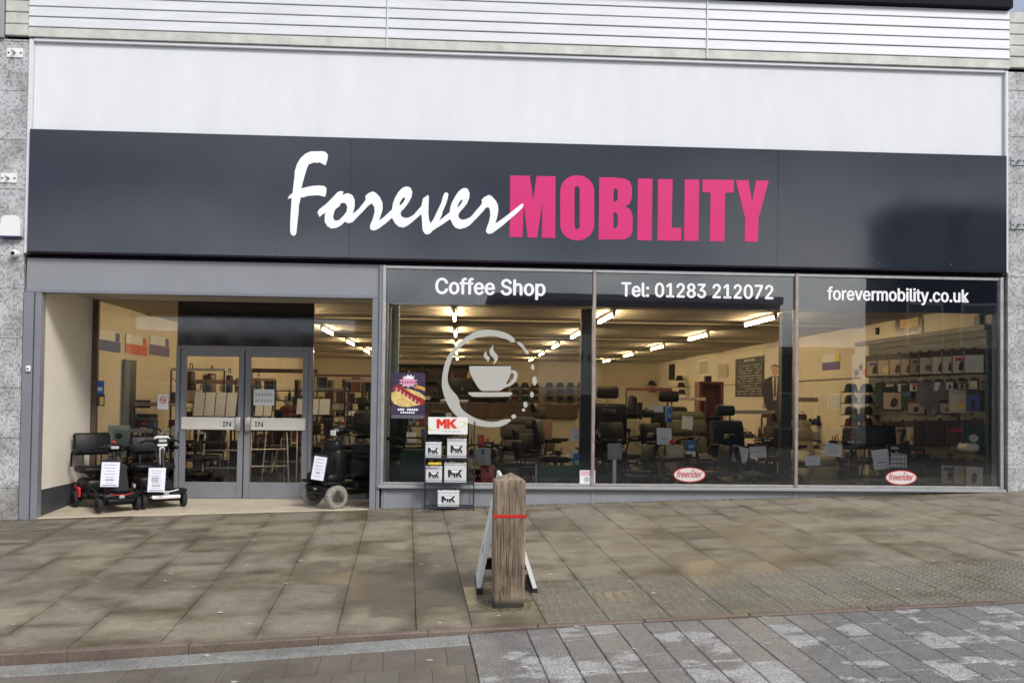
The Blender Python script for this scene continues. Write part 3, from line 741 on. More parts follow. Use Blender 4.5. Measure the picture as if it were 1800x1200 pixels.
# sign band
YS = -.09
sign = thing('shop_sign', 'long dark slate sign band with white script and bold pink capitals', 'sign', (0, YS, 3.24))
def SG(name, mb, ma): 
    o = mb.build(name, ma, sign); o.matrix_parent_inverse = T((0, -YS, -3.24)); return o
sx = [XL+.055, -1.42, 4.09, XR-.035]
for a, b in zip(sx[:-1], sx[1:]): SG('sign_sheet', MB().box(a+.001, b-.001, YS, -.052, 3.262, 4.785, c=.0015), M['slate'])
SG('sign_edge', MB().box(XL+.055, XR-.035, YS-.006, -.052, 3.235, 3.26, c=.003), M['trim'])
scw = MB()
for x in [XL+.2+k*.97 for k in range(13)]:
    for z in (3.33, 4.72): scw.lathe([(.012, 0), (.011, .003), (.004, .005)], 8, T((x, YS, z)) @ RX(90))
SG('screw_heads', scw, mat('screw_cap', (.05, .055, .07), .35))['kind'] = 'stuff'
A = lambda pts: [(500+x/7.059, 255+y/7.059) for x, y in pts]
Bz = lambda pts: [(710+x/8.182, 310+y/8.182) for x, y in pts]
Cz = lambda pts: [(880+x/3.673, 290+y/3.673) for x, y in pts]
F_ = A([(340,80),(400,80),(470,78),(515,90),(540,125),(535,180),(510,255),(480,240),(435,215),(405,225),(370,218),(340,228),(300,245),(280,290),(255,370),(230,460),(210,540),(280,522),(350,508),(430,503),(490,508),(520,530),(522,580),(505,645),(470,635),(420,625),(350,628),(290,632),(240,650),(205,650),(195,690),(180,750),(175,850),(162,960),(150,1090),(135,1120),(110,1128),(85,1112),(72,1075),(72,960),(80,820),(90,660),(65,662),(40,675),(60,630),(102,595),(112,500),(125,400),(130,320),(160,230),(200,165),(260,110),(300,90)])
o_ = A([(410,835),(430,800),(520,730),(600,650),(660,585),(700,572),(735,580),(720,625),(760,602),(800,600),(845,625),(872,680),(872,760),(850,855),(842,900),(755,950),(700,1000),(640,1030),(580,1035),(530,1005),(500,950),(500,880),(512,840),(470,865),(435,895)])
oh = A([(700,725),(725,718),(760,725),(780,770),(770,830),(730,880),(680,930),(640,942),(612,925),(605,890),(618,825),(640,790),(680,765)])
r1 = A([(755,950),(850,855),(920,795),(980,720),(1010,680),(1003,635),(1040,600),(1090,578),(1130,590),(1180,640),(1215,710),(1220,790),(1200,860),(1175,940),(1250,880),(1335,800),(1335,905),(1260,970),(1180,1030),(1130,1058),(1090,1060),(1060,1035),(1065,990),(1095,920),(1120,830),(1115,770),(1085,725),(1040,755),(980,820),(900,900),(850,955),(800,972),(770,965)])
e1 = A([(1335,800),(1345,730),(1370,660),(1410,590),(1460,535),(1510,515)])+Bz([(50,148),(95,165),(122,225),(110,300),(70,375),(0,470)])+A([(1455,815),(1440,850),(1455,890),(1500,905)])+Bz([(20,603),(80,590),(140,555),(250,430),(250,545),(130,650),(60,705)])+A([(1480,1024),(1420,1015),(1370,970),(1335,905)])
e1h = A([(1490,650),(1498,668),(1480,705),(1440,748),(1425,740),(1440,700),(1470,658)])
v1 = Bz([(250,430),(275,320),(345,270),(360,290),(355,400),(352,520),(360,620),(385,675),(430,610),(480,500),(535,390),(560,300),(580,245),(615,230),(640,255),(630,320),(600,410),(560,500),(545,560),(510,635),(570,590),(660,515),(660,620),(560,690),(470,745),(410,785),(380,820),(340,838),(300,825),(270,780),(262,690),(258,600),(250,545)])
e2 = Bz([(660,515),(665,450),(690,380),(740,285),(790,215),(840,178),(880,168),(915,180),(945,240),(940,310),(910,390),(850,465),(800,520),(782,560),(795,605),(840,628),(900,615),(960,585),(1000,540),(1000,650),(940,710),(870,745),(800,760),(740,740),(700,690),(680,640),(660,620)])
e2h = Bz([(835,335),(845,350),(825,390),(780,445),(768,435),(785,395),(815,350)])
r2 = Bz([(1000,540),(1050,480),(1100,425),(1125,380),(1115,345),(1150,305),(1220,270),(1260,285),(1320,350),(1350,410),(1358,490),(1345,570),(1315,680),(1400,625),(1500,550),(1600,470),(1690,400),(1715,400),(1720,420),(1700,460),(1640,520),(1540,605),(1430,700),(1340,770),(1270,820),(1225,830),(1190,815),(1178,785),(1195,730),(1225,650),(1242,560),(1235,480),(1215,445),(1180,455),(1120,525),(1060,590),(1000,650)])
for k, (ol, h) in enumerate(((F_, ()), (o_, (oh,)), (r1, ()), (e1, (e1h,)), (v1, ()), (e2, (e2h,)), (r2, ()))):
    mb = MB().prism(pxpoly(ol, YS), 0.0005, .006+.0004*k+(.004 if k == 6 else 0), upr(YS), [pxpoly(q, YS) for q in h])
    SG('letter', mb, M['white'])
def rr(x0, x1, y0, y1, r, n=7):
    o = []
    for cx, cy, a0 in ((x1-r, y1-r, 0), (x0+r, y1-r, 90), (x0+r, y0+r, 180), (x1-r, y0+r, 270)):
        for i in range(n+1): a = R(a0+90*i/n); o.append((cx+r*math.cos(a), cy+r*math.sin(a)))
    return o
caps = [([(62,68),(188,70),(210,225),(232,72),(354,74),(352,472),(265,470),(270,240),(235,470),(175,468),(148,250),(142,466),(58,466)], ()),
 (rr(384, 604, 68, 487, 104), (rr(477, 510, 138, 415, 16),)),
 ([(637,80),(740,82),(800,88),(835,108),(848,150),(846,215),(832,250),(806,268),(838,288),(852,330),(852,420),(838,460),(800,481),(632,482)], ([(730,152),(745,152),(756,170),(756,215),(748,235),(728,238)], [(728,308),(745,308),(756,325),(756,385),(745,408),(727,410)])),
 ([(886,88),(980,90),(975,488),(882,486)], ()), ([(1016,92),(1110,93),(1104,405),(1166,408),(1163,490),(1012,488)], ()),
 ([(1188,94),(1282,95),(1276,490),(1184,490)], ()), ([(1302,95),(1505,98),(1503,180),(1449,180),(1444,494),(1350,492),(1355,178),(1303,176)], ()),
 ([(1517,99),(1600,100),(1622,240),(1648,101),(1730,102),(1664,345),(1660,496),(1575,495),(1578,345)], ())]
for ol, h in caps:
    SG('letter', MB().prism(pxpoly(Cz(ol), YS), .0005, .0052, upr(YS), [pxpoly(Cz(q), YS) for q in h]), M['pink'])

# ------------------------------------------------------------------ pillars either side, and what is fixed to them
def pillar(label, x0, x1, y0=-.02, zg=-.3):
    t = thing('tiled_pillar', label, 'pillar', ((x0+x1)/2, y0, zg))
    z = zg; inv = T((-(x0+x1)/2, -y0, -zg)); k = 0
    while z < 5.93:
        h = min(.62, 5.93-z); o = MB().box(x0+.002, x1-.002, y0+random.uniform(0, .003), y0+.3, z+.002, z+h-.002, c=.003).build('mosaic_panel', M['mosaic'], t); o.matrix_parent_inverse = inv; z += h
    o = MB().box(x0+.01, x1-.01, y0+.012, y0+.28, zg, 5.93).build('grout_bed', M['conc'], t); o.matrix_parent_inverse = inv
    return t
pillar('pale mosaic-tiled pillar with the white alarm box on it', -6.02, XL-.004)
pillar('pale mosaic-tiled pillar at the uphill end of the shop front', XR+.02, 7.9, zg=.1)
def cladband(label, x0, x1, z0, n, ma, y):
    t = thing('neighbour_cladding', label, 'cladding', ((x0+x1)/2, y, z0)); inv = T((-(x0+x1)/2, -y, -z0))
    for k in range(n):
        o = MB().box(x0, x1, y+random.uniform(0, .012), y+.2, z0+k*.15+.006, z0+(k+1)*.15, c=.01).build('cladding_board', ma, t); o.matrix_parent_inverse = inv
    o = MB().box(x0+.01, x1-.01, y+.05, y+.3, z0, z0+n*.15).build('cladding_backing', M['trim'], t); o.matrix_parent_inverse = inv
    return t
cladband('short stained cream boards above the pillar with the alarm box', -5.74, XL-.01, 5.96, 6, M['clad_old'], -.05)
cladband('short stained white boards at the uphill end of the roof edge', XR+.03, 7.9, 5.97, 5, M['clad_old'], -.05)
tag(B(-6.4, -5.75, -.06, .2, 5.93, 6.9, c=.01).build('corner_cladding', M['conc'], None), 'grey concrete end block beyond the stained cream boards', 'cladding')
# neighbours' walls run on past the pillars
tag(B(-12, -6.03, .1, 5, -.6, 6.8).build('neighbour_building', M['brick']), 'brick neighbouring shop wall beyond the pillar with the alarm box', 'building')
tag(B(7.92, 14, .1, 5, -.2, 6.9).build('neighbour_building', M['brick']), 'brick neighbouring shop wall beyond the uphill pillar', 'building')
# alarm box
p = PY(21, 398, -.05)
al = thing('alarm_box', 'white alarm siren box with rounded top on the mosaic pillar', 'alarm', (p.x, -.02, p.z))
w2 = .125; pr = [(-w2, -.125), (w2, -.125), (w2, .03), (w2*.8, .105), (w2*.5, .13), (-w2*.45, .13), (-w2*.8, .105), (-w2*.97, 0)]
MB().prism(pr, .01, .085, UP).build('cover', M['whiteplastic'], al); B(-w2, w2, -.08, -.01, -.148, -.128, c=.005).build('lens', mat('blue_lens', (.02, .03, .12), .2), al)
p = PY(27, 446, -.05)
ca = thing('security_camera', 'small white dome camera below the white alarm box', 'camera', (p.x, -.02, p.z))
MB().lathe([(.045, 0), (.05, .012), (.045, .03)], 20, RX(90)).build('mount', M['whiteplastic'], ca)
MB().lathe([(.04, .03), (.05, .055), (.042, .085), (.022, .10)], 20, RX(90) @ RX(0)).build('housing', M['whiteplastic'], ca); MB().lathe([(.026, .094), (.02, .112), (.0, .117)], 16, RX(90)).build('lens', M['black'], ca)
p = PY(51, 648, -.03)
kp = thing('key_switch', 'small white shutter key switch on the grey porch jamb', 'switch', (p.x, -.03, p.z))
MB().rbox(0, -.018, 0, .055, .036, .075, .012).build('case', M['whiteplastic'], kp); MB().lathe([(.012, .036), (.01, .042)], 10, RX(90)).build('lock', M['darksteel'], kp)
def bracket(label, px, py, dark=False):
    p = PY(px, py, -.03)
    t = thing('wall_bracket', label, 'bracket', (p.x, -.02, p.z), group='banner brackets on the pillars')
    pl = B(-.1, .1, -.012, 0, -.06, .06, c=.004).build('plate', M['whiteplastic'] if not dark else M['silver'], t)
    MB().tube([(0, -.01, 0), (0, -.09, 0)], .016, 8).build('stub', M['silver'], t)
    sm = MB()
    for x in (-.075, .075): sm.lathe([(.012, 0), (.01, .008)], 6, T((x, -.012, 0)) @ RX(90))
    sm.build('bolt', M['darksteel'], t)
bracket('white bracket plate high on the pillar above the alarm box', 26, 93)
bracket('white bracket plate on the pillar just above the alarm box', 15, 313)
bracket('grey bracket on the uphill pillar beside the top of the sign', 1790, 283, True)
bracket('grey bracket on the uphill pillar beside the bottom of the sign', 1790, 395, True)
# ------------------------------------------------------------------ street things
bx, by = .385, -4.85; bzg = G(bx, by)
bo = thing('bollard', 'square weathered timber bollard with a red reflective band and pointed top', 'bollard', (bx, by, bzg), 1.5)
hw = .119; H = 1.0
mb = MB(); nseg = 14
def bring(z, s):
    return [(x*s, y*s, z) for x, y in ((-hw+.014, -hw), (hw-.014, -hw), (hw, -hw+.014), (hw, hw-.014), (hw-.014, hw), (-hw+.014, hw), (-hw, hw-.014), (-hw, -hw+.014))]
v = []; lv = [(-.15, .97), (.0, .97), (.05, .955), (.09, .985), (.4, 1.0), (.7, .995), (H-.075, .985), (H-.055, .955)]
for z, s in lv: v += bring(z, s)
fs = [(k*8+i, k*8+(i+1) % 8, (k+1)*8+(i+1) % 8, (k+1)*8+i) for k in range(len(lv)-1) for i in range(8)]
v.append((.012, 0, H)); n = len(v)-1
fs += [((len(lv)-1)*8+i, (len(lv)-1)*8+(i+1) % 8, n) for i in range(8)]
mb.add(v, fs); mb.build('post', M['timber'], bo)
zr = PY(890, 907, by-.12).z-bzg
MB().box(-hw*1.0-.003, hw*1.0+.003, -hw-.003, hw+.003, zr-.012, zr+.012).build('reflective_band', mat('red_reflector', (.50, .025, .02), .3), bo)
cr = MB()
for k in range(9):
    x = -hw+.03+k*.022+random.uniform(-.006, .006); z0 = random.uniform(.1, .5); z1 = z0+random.uniform(.15, .45)
    pts = [(x+random.uniform(-.002, .002), -hw*1.0-.001, z0+(z1-z0)*j/5) for j in range(6)]
    cr.tube(pts, [.0006, .0017, .0022, .002, .0016, .0005], 5)
cr.build('drying_crack', mat('crack_shadow', (.03, .02, .014), .9), bo)['kind'] = 'stuff'
# A-board behind it, ridge running away from the street
ay0, ay1 = -4.52, -3.92
pL, pR = PY(838, 1043, ay0), PY(944, 1043, ay0); pT = PY(882, 838, ay0)
zg = G(.38, ay0)
ab = thing('pavement_sign', 'white A-frame pavement sign standing edge-on behind the timber bollard', 'sign', (pT.x, (ay0+ay1)/2, zg+.015))
hz = pT.z-zg-.02
for sgn, xf in ((-1, pL.x-pT.x), (1, pR.x-pT.x)):
    mb = MB(); th = .03; d = (ay1-ay0)/2
    def q(t, o): return (xf*t+sgn*.012+o*sgn*-.0, hz*(1-t))
    pr = [(sgn*.012, hz), (xf, .03), (xf-sgn*th, .02), (sgn*.012-sgn*th*.9, hz-.02)]
    mb.prism(pr, -d, d, UP); pn = mb.build('board', M['whiteplastic'], ab)
    # printed panel on the outer face
    nx = Vector((hz-.03, 0, sgn*xf)).normalized()
    f = lambda t, yy: (sgn*.012+(xf-sgn*.012)*t+sgn*.0025, yy, hz+(.03-hz)*t+.001)
    pp = MB(); 
    for (t0, t1, y0, y1, mi) in ((.14, .30, -d+.10, d-.10, 1), (.40, .58, -d+.08, d-.18, 1), (.66, .74, -d+.2, d-.22, 2)):
        pp.mt(mi); c = [f(t0, y0), f(t1, y0), f(t1, y1), f(t0, y1)]; pp.add(c, [(0, 1, 2, 3)])
    pp.build('print', [M['inkgrey'], M['paper2'], M['inkgrey']], pn)
    MB().box(xf-sgn*.045, xf+sgn*.004, -d-.012, d+.012, -.014, .03, c=.006).build('foot', M['rubber'], ab)
MB().tube([(0, -(ay1-ay0)/2-.01, hz-.004), (0, (ay1-ay0)/2+.01, hz-.004)], .017, 10).build('hinge', M['whiteplastic'], ab)
MB().box(pL.x-pT.x+.05, pR.x-pT.x-.05, .12, .2, .10, .19, c=.006).build('shade_bar', M['black'], ab)  # black bar put in for the dark contact shadow between the feet

# wire stand of batteries in front of the glass
RY_ = -.20
def rz(px, py): return fy(px, py, RY_)
a0, a1 = rz(746, 905), rz(832, 900)
zf = G((a0.x+a1.x)/2, RY_); rx0, rx1 = a0.x, a1.x; top = rz(790, 733).z
st = thing('battery_stand', 'tiered dark wire stand with a white and red header board', 'display stand', ((rx0+rx1)/2, RY_, zf)); W = (rx1-rx0)/2; Dp = .13
for x in (-W, W):
    for y in (-Dp, Dp): MB().tube([(x*1.0, y, 0), (x, y, top-zf-.05)], .008, 6).build('upright', M['darksteel'], st)
shz = [rz(790, z).z-zf for z in (889, 847, 804)]
for z in shz:
    mb = MB()
    mb.box(-W, W, -Dp-.004, -Dp+.012, z-.014, z-.004)
    for k in range(9): y = -Dp+k*2*Dp/8; mb.tube([(-W, y, z-.004), (W, y, z-.004)], .004, 5)
    for (x0_, x1_) in ((-W, -W+.09), (W, W-.09)): mb.tube([(x0_, -Dp-.006, z-.10), (x1_, -Dp-.006, z-.012)], .004, 5)
    mb.tube([(-W, -Dp, z+.03), (W, -Dp, z+.03)], .004, 5)
    mb.build('shelf', M['darksteel'], st)
h0, h1 = rz(753, 762), rz(822, 733)
ox = (rx0+rx1)/2
hb = B(h0.x-ox, h1.x-ox, -Dp-.02, -Dp-.005, h0.z-zf, h1.z-zf, c=.003).build('header_board', M['whiteplastic'], st)
yq = -Dp-.0205
def hp(px, py): p = rz(px, py); return (p.x-ox, p.z-zf)
flag = [(768, 735), (776, 735), (780, 741), (784, 735), (803, 735), (799, 741), (803, 752), (768, 752)]
MB().prism([hp(*q) for q in [(768, 735.5), (773, 735.5), (777, 741), (781, 735.5), (785.5, 735.5), (785.5, 752), (780.5, 752), (780.5, 744), (777, 748.5), (773, 744), (773, 752), (768, 752)]], 0, .002, T((0, yq, 0)) @ UP).build('letter', M['mkred'], hb)
MB().prism([hp(*q) for q in [(786, 735.5), (791, 735.5), (791, 741.5), (797, 735.5), (803.5, 735.5), (796.5, 743), (804, 752), (797, 752), (791, 745), (791, 752), (786, 752)]], 0, .002, T((0, yq, 0)) @ UP).build('letter', M['mkred'], hb)
sw = MB(); pts = [(756, 747), (753.5, 751), (757, 754), (766, 754.5), (780, 754), (800, 751), (814, 747), (819, 743), (816, 740), (806, 739.5)]
sw.tube([(hp(*q)[0], yq, hp(*q)[1]) for q in pts], [.004, .009, .006, .003, .002, .002, .004, .009, .006, .003], 6); sw.build('swoosh', M['yellow'], hb)
sm = MB()
for k in range(8): q = hp(777+k*4, 757); sm.box(q[0], q[0]+.012+.006*(k % 2), yq-.001, yq, q[1]-.008, q[1]+.008)
sm.build('small_print', M['inkgrey'], hb)['kind'] = 'stuff'
B(h0.x-ox+.01, h0.x-ox+.17, -Dp-.012, -Dp-.006, rz(760, 813).z-zf-.012, rz(760, 813).z-zf+.012).build('shelf_ticket', M['yellow'], st)
def battery(label, x0, x1, y0, y1, handle=False, bright=True):
    a, b = rz(x0, y1), rz(x1, y0); w, h = b.x-a.x, b.z-a.z
    z = max((q for q in shz if q+zf < a.z+.08), default=shz[0])+zf
    t = thing('battery', label, 'battery', ((a.x+b.x)/2, RY_, z), random.uniform(-3, 3), 'mobility batteries on the wire stand')
    d = .15
    MB().box(-w/2, w/2, -d/2, d/2, 0, h-.03, c=.007).build('case', M['battery'], t)
    l = MB().box(-w/2-.003, w/2+.003, -d/2-.003, d/2+.003, h-.029, h, c=.006)
    l.build('lid', M['battery'], t)
    tm = MB()
    for x in (-w*.33, w*.33): tm.lathe([(.016, h-.001), (.016, h+.018), (.009, h+.02)], 10, T((x, -.03, 0)))
    tm.build('terminal', M['darksteel'], t)
    if handle: MB().tube([(-w*.42, 0, h-.005), (-w*.3, 0, h+.035), (0, 0, h+.052), (w*.3, 0, h+.035), (w*.42, 0, h-.005)], .011, 8).build('handle', M['black'], t)
    lw, lh = w*.66, h*.40; zc = h*.47; yy = -d/2-.0012
    lb = B(-lw/2, lw/2, yy, -d/2+.001, zc-lh/2, zc+lh/2).build('sticker', M['battery'], t)
    P_ = lambda l: [(a*lw*.5, zc+b*lh*.5) for a, b in l]
    m2 = MB()
    m2.prism(P_([(-.98, .95), (-.62, .95), (-.45, .35), (-.28, .95), (.02, .95), (.02, -.95), (-.24, -.95), (-.24, -.1), (-.45, -.7), (-.66, -.1), (-.66, -.95), (-.98, -.95)]), 0, .001, T((0, yy, 0)) @ UP)
    m2.build('letter', M['inkblack'], lb)
    MB().prism(P_([(.08, .95), (.38, .95), (.38, .25), (.66, .95), (.98, .95), (.64, .05), (.98, -.95), (.66, -.95), (.38, -.25), (.38, -.95), (.08, -.95)]), 0, .001, T((0, yy, 0)) @ UP).build('letter', M['inkblack'], lb)
    B(-lw*.22, lw*.20, yy-.0022, yy-.0012, zc+lh*.08, zc+lh*.42).build('maker_label', M['whiteplastic'], lb)
    B(-lw*.46, lw*.46, yy-.0012, yy-.0002, zc-lh*.64, zc-lh*.56).build('small_print', M['inkgrey'], lb)
battery('pale battery with a black carry handle on the upper tier of the wire stand', 748, 776, 776, 803, True)
battery('tall pale battery on the upper tier of the wire stand, without a handle', 786, 820, 768, 801)
battery('small pale battery on the middle tier below the one with a handle', 748, 777, 818, 846)
battery('wide pale battery on the middle tier of the wire stand', 781, 820, 812, 846)
battery('single pale battery alone on the lowest tier of the wire stand', 769, 807, 860, 888)

# poster and stickers on the glass
def board(name, label, cat, x0, y0, x1, y1, Y, ma, th=.003, group=None):
    a, b = PY(x0, (y0+y1)/2, Y), PY(x1, (y0+y1)/2, Y); zt, zb = PY((x0+x1)/2, y0, Y).z, PY((x0+x1)/2, y1, Y).z
    w, h = b.x-a.x, zt-zb
    t = thing(name, label, cat, ((a.x+b.x)/2, Y, zb), 0, group)
    B(-w/2, w/2, -th, 0, 0, h).build('sheet', ma, t)
    return t, w, h, -th
def flat(t, name, poly, y, ma, th=.0008, holes=()):
    return MB().prism(poly, 0, th, T((0, y, 0)) @ UP, holes).build(name, ma, t)
def ell(cx, cy, rx, ry, n=24, rot=0): 
    c, s = math.cos(R(rot)), math.sin(R(rot))
    return [(cx+rx*math.cos(6.2832*i/n)*c-ry*math.sin(6.2832*i/n)*s, cy+rx*math.cos(6.2832*i/n)*s+ry*math.sin(6.2832*i/n)*c) for i in range(n)]
t, w, h, y = board('poster', 'purple hot dog poster with a red banded sausage on the window', 'poster', 688, 655, 747, 735, -.005, M['posterpurple'])
def q(u, v): return ((u-.5)*w, v*h)           # 0..1 poster coordinates
def qq(l): return [q(*p) for p in l]
flat(t, 'bun', qq([(0, .56), (.12, .60), (.3, .60), (.5, .52), (.75, .40), (.93, .36), (.80, .29), (.5, .25), (.28, .26), (.1, .31), (0, .40)]), y, M['bun'])
flat(t, 'bun', qq([(.32, .66), (.55, .64), (.85, .57), (1, .48), (1, .40), (.85, .42), (.6, .53), (.4, .61)]), y, M['bun'])
flat(t, 'sausage', qq([(.03, .66), (.14, .735), (.3, .70), (.6, .555), (.98, .42), (.99, .33), (.90, .285), (.82, .295), (.5, .45), (.2, .59), (.04, .62)]), y-.0009, M['sausage'])
flat(t, 'chips', qq([(.72, .74), (1, .68), (1, .60), (.85, .645), (.68, .66)]), y-.0004, mat('chip_print', (.55, .28, .05), .5, .3, 30))
star = [((.5+(.30 if i % 2 else .20)*math.cos(6.2832*i/20)*1.0), (.80+(.135 if i % 2 else .09)*math.sin(6.2832*i/20))) for i in range(20)]
flat(t, 'crest', qq(star), y-.0013, M['pinkprint'])
flat(t, 'crest_crown', qq([(.40, .88), (.36, .94), (.44, .91), (.48, .97), (.52, .92), (.58, .97), (.60, .91), (.68, .94), (.62, .87)]), y-.0017, M['white'])
mbk = MB()
for k in range(6):
    a = (.30+k*.075); mbk.prism(qq([(a, .76+.01*(k % 2)), (a+.05, .765), (a+.055, .835), (a+.035, .81), (a+.012, .84)]), 0, .0006, T((0, y-.0021, 0)) @ UP)
mbk.build('crest_letters', M['mkred'] if 0 else mat('magenta_print', (.45, .03, .16), .5), t)
mbk = MB()
for k in range(7):
    a, b_ = .13+k*.112, .655-k*.052; mbk.prism(qq([(a, b_-.035), (a+.035, b_-.05), (a+.06, b_-.0), (a+.03, b_-.012), (a+.035, b_+.02), (a+.01, b_+.028)]), 0, .0006, T((0, y-.0017, 0)) @ UP)
mbk.build('band_letters', M['pinkprint'], t)
mbk = MB()
for k in range(9): 
    if k not in (3,): mbk.prism(qq([(.2+k*.068, .17), (.25+k*.068, .17), (.25+k*.068, .215), (.2+k*.068, .215)]), 0, .0006, T((0, y-.0009, 0)) @ UP)
for k in range(7): mbk.prism(qq([(.28+k*.062, .11), (.325+k*.062, .11), (.325+k*.062, .145), (.28+k*.062, .145)]), 0, .0006, T((0, y-.0009, 0)) @ UP)
mbk.build('lettering', M['white'], t)
flat(t, 'poster_foot', qq([(0, .0), (1, 0), (1, .075), (0, .075)]), y, mat('grey_print_strip', (.10, .09, .12), .5))
# coffee cup sticker
K6 = lambda pts: [(750+a/6, 560+b/6) for a, b in pts]
YG = .008
cen = PY(858, 666, YG)
cu = thing('cup_sticker', 'large pale coffee cup in a broken ring stuck on the first window', 'window sticker', (cen.x, YG, cen.z))
def dec(name, pts, holes=()):
    f = lambda l: [(a-cen.x, b-cen.z) for a, b in pxpoly(K6(l), YG)]
    return MB().prism(f(pts), 0.0, .0015, UP, [f(hh) for hh in holes]).build(name, M['decal'], cu)
def sp(pts, k=3):                              # smooth a closed traced outline
    o = []; n = len(pts)
    for i in range(n):
        p0, p1, p2, p3 = (Vector(pts[(i+j) % n]) for j in (-1, 0, 1, 2))
        for s in range(k):
            t_ = s/k; o.append(tuple(.5*((2*p1)+(p2-p0)*t_+(2*p0-5*p1+4*p2-p3)*t_*t_+(3*p1-p0-3*p2+p3)*t_**3)))
    return o
dec('ring', sp([(935,228),(890,180),(830,150),(760,130),(680,118),(600,118),(540,128),(470,160),(400,205),(340,255),(280,310),(235,380),(200,450),(180,520),(165,600),(160,700),(175,780),(205,870),(250,950),(300,1010),(360,1060),(440,1100),(530,1125),(620,1140),(700,1142),(780,1135),(850,1105),(885,1075),(885,1060),(850,1058),(800,1065),(740,1085),(660,1085),(580,1070),(500,1040),(430,1000),(380,960),(350,910),(340,850),(310,800),(270,755),(240,710),(222,650),(225,580),(245,490),(275,410),(310,340),(370,290),(440,240),(520,205),(590,190),(650,185),(720,185),(780,200),(850,220),(890,245),(920,248)]))
dec('ring', sp([(950,245),(975,245),(1010,265),(1040,310),(1075,350),(1068,375),(1045,365),(1010,310),(972,278)]))
for cx_, cy__, a, b_, ro in ((1118,510,19,32,0),(1138,655,24,50,0),(1110,800,21,30,0),(1042,905,22,32,-10),(1022,962,18,17,0),(918,1030,26,23,0)): dec('ring', ell(cx_, cy__, a, b_, 16, ro))
dec('cup', sp([(450,512),(470,500),(670,500),(870,500),(890,515),(885,543),(915,540),(945,560),(960,600),(945,650),(910,690),(870,712),(830,725),(800,742),(770,758),(680,760),(590,760),(560,745),(520,690),(480,620),(455,560)]), [sp([(888,575),(905,570),(920,590),(915,620),(890,655),(860,682),(840,690),(862,640)])])
dec('saucer', sp([(440,785),(465,775),(680,775),(880,775),(903,786),(890,805),(850,820),(670,822),(500,822),(460,806)]))
dec('steam', sp([(625,340),(612,355),(603,385),(612,415),(640,440),(632,462),(658,440),(662,410),(640,385),(630,362)]))
dec('steam', sp([(703,275),(680,305),(662,345),(670,380),(705,415),(715,440),(703,480),(735,455),(750,420),(747,385),(715,350),(700,312)]))
def oval(label, cx_, cy__):
    p = PY(cx_, cy__, YG); t = thing('oval_sticker', label, 'window sticker', (p.x, YG, p.z))
    flat(t, 'rim', ell(0, 0, .215, .098), 0, M['red'], .001); flat(t, 'face', ell(0, 0, .20, .085), -.001, mat('sticker_cream', (.62, .58, .55), .5), .001)
    text('lettering', 'freerider', .33, .085, .001, M['red'], t, T((-.165, -.0021, -.035)) @ RX(90), bold=.018, shear=.3)
    flat(t, 'flourish', [(.03, .045), (.05, .075), (.062, .07), (.045, .04)], -.0021, M['red'])
oval('white oval sticker with red script on the middle window', 1212, 834)
oval('white oval sticker with red script on the window nearest the uphill pillar', 1584, 839)
t, w, h, y = board('notice', 'small white and red notice at the foot of the first mullion', 'notice', 1019, 826, 1046, 850, -.002, M['paper2'])
flat(t, 'print', [(-w*.45, h*.62), (w*.45, h*.62), (w*.45, h*.95), (-w*.45, h*.95)], y, M['pinkprint']); flat(t, 'mark', ell(-.01, h*.33, .035, .035), y, M['inkgrey'])
t, w, h, y = board('no_smoking_sign', 'small white no-smoking notice on the porch glass', 'notice', 277, 693, 296, 719, YD-.004, M['paper2'])
flat(t, 'ring', ell(0, h*.62, .05, .05), y, M['mkred'], .0008, [ell(0, h*.62, .037, .037)])
flat(t, 'bar', [(-.036, h*.62+.03), (-.03, h*.62+.036), (.036, h*.62-.03), (.03, h*.62-.036)], y-.0006, M['mkred'])
flat(t, 'cigarette', [(-.03, h*.62-.006), (.03, h*.62-.006), (.03, h*.62+.006), (-.03, h*.62+.006)], y-.0003, M['inkblack'])
t, w, h, y = board('notice', 'blue notice on the brown porch corner glass', 'notice', 169, 669, 183, 694, YD-.004, M['blue'])
flat(t, 'print', [(-w*.3, h*.3), (w*.3, h*.3), (w*.3, h*.55), (-w*.3, h*.55)], y, M['paper2'])
t, w, h, y = board('notice', 'brown and gold notice below the blue one in the porch', 'notice', 168, 693, 184, 713, YD-.004, M['brownwood'])
flat(t, 'print', [(-w*.05, h*.1), (w*.4, h*.1), (w*.4, h*.8), (-w*.05, h*.8)], y, M['bun'])
t, w, h, y = board('notice', 'white notice with dark print on the opening door leaf', 'notice', 446, 684, 482, 712, YD-.012, M['paper2'])
mb = MB()
for r_ in range(2):
    for k in range(6): mb.box(-w*.42+k*w*.145, -w*.42+k*w*.145+w*.1, y-.001, y, h*(.18+.38*r_), h*(.18+.38*r_)+h*.2)
mb.build('print', M['inkgrey'], t)
t, w, h, y = board('notice', 'pale green poster standing inside the porch glass behind the scooters', 'poster', 189, 747, 229, 785, YD+.05, mat('pale_green_print', (.42, .50, .44), .6, .15, 9))
flat(t, 'print', [(-w*.42, h*.78), (w*.42, h*.78), (w*.42, h*.93), (-w*.42, h*.93)], y, M['inkgrey']); flat(t, 'picture', ell(0, h*.5, w*.15, h*.14), y, M['olive'])

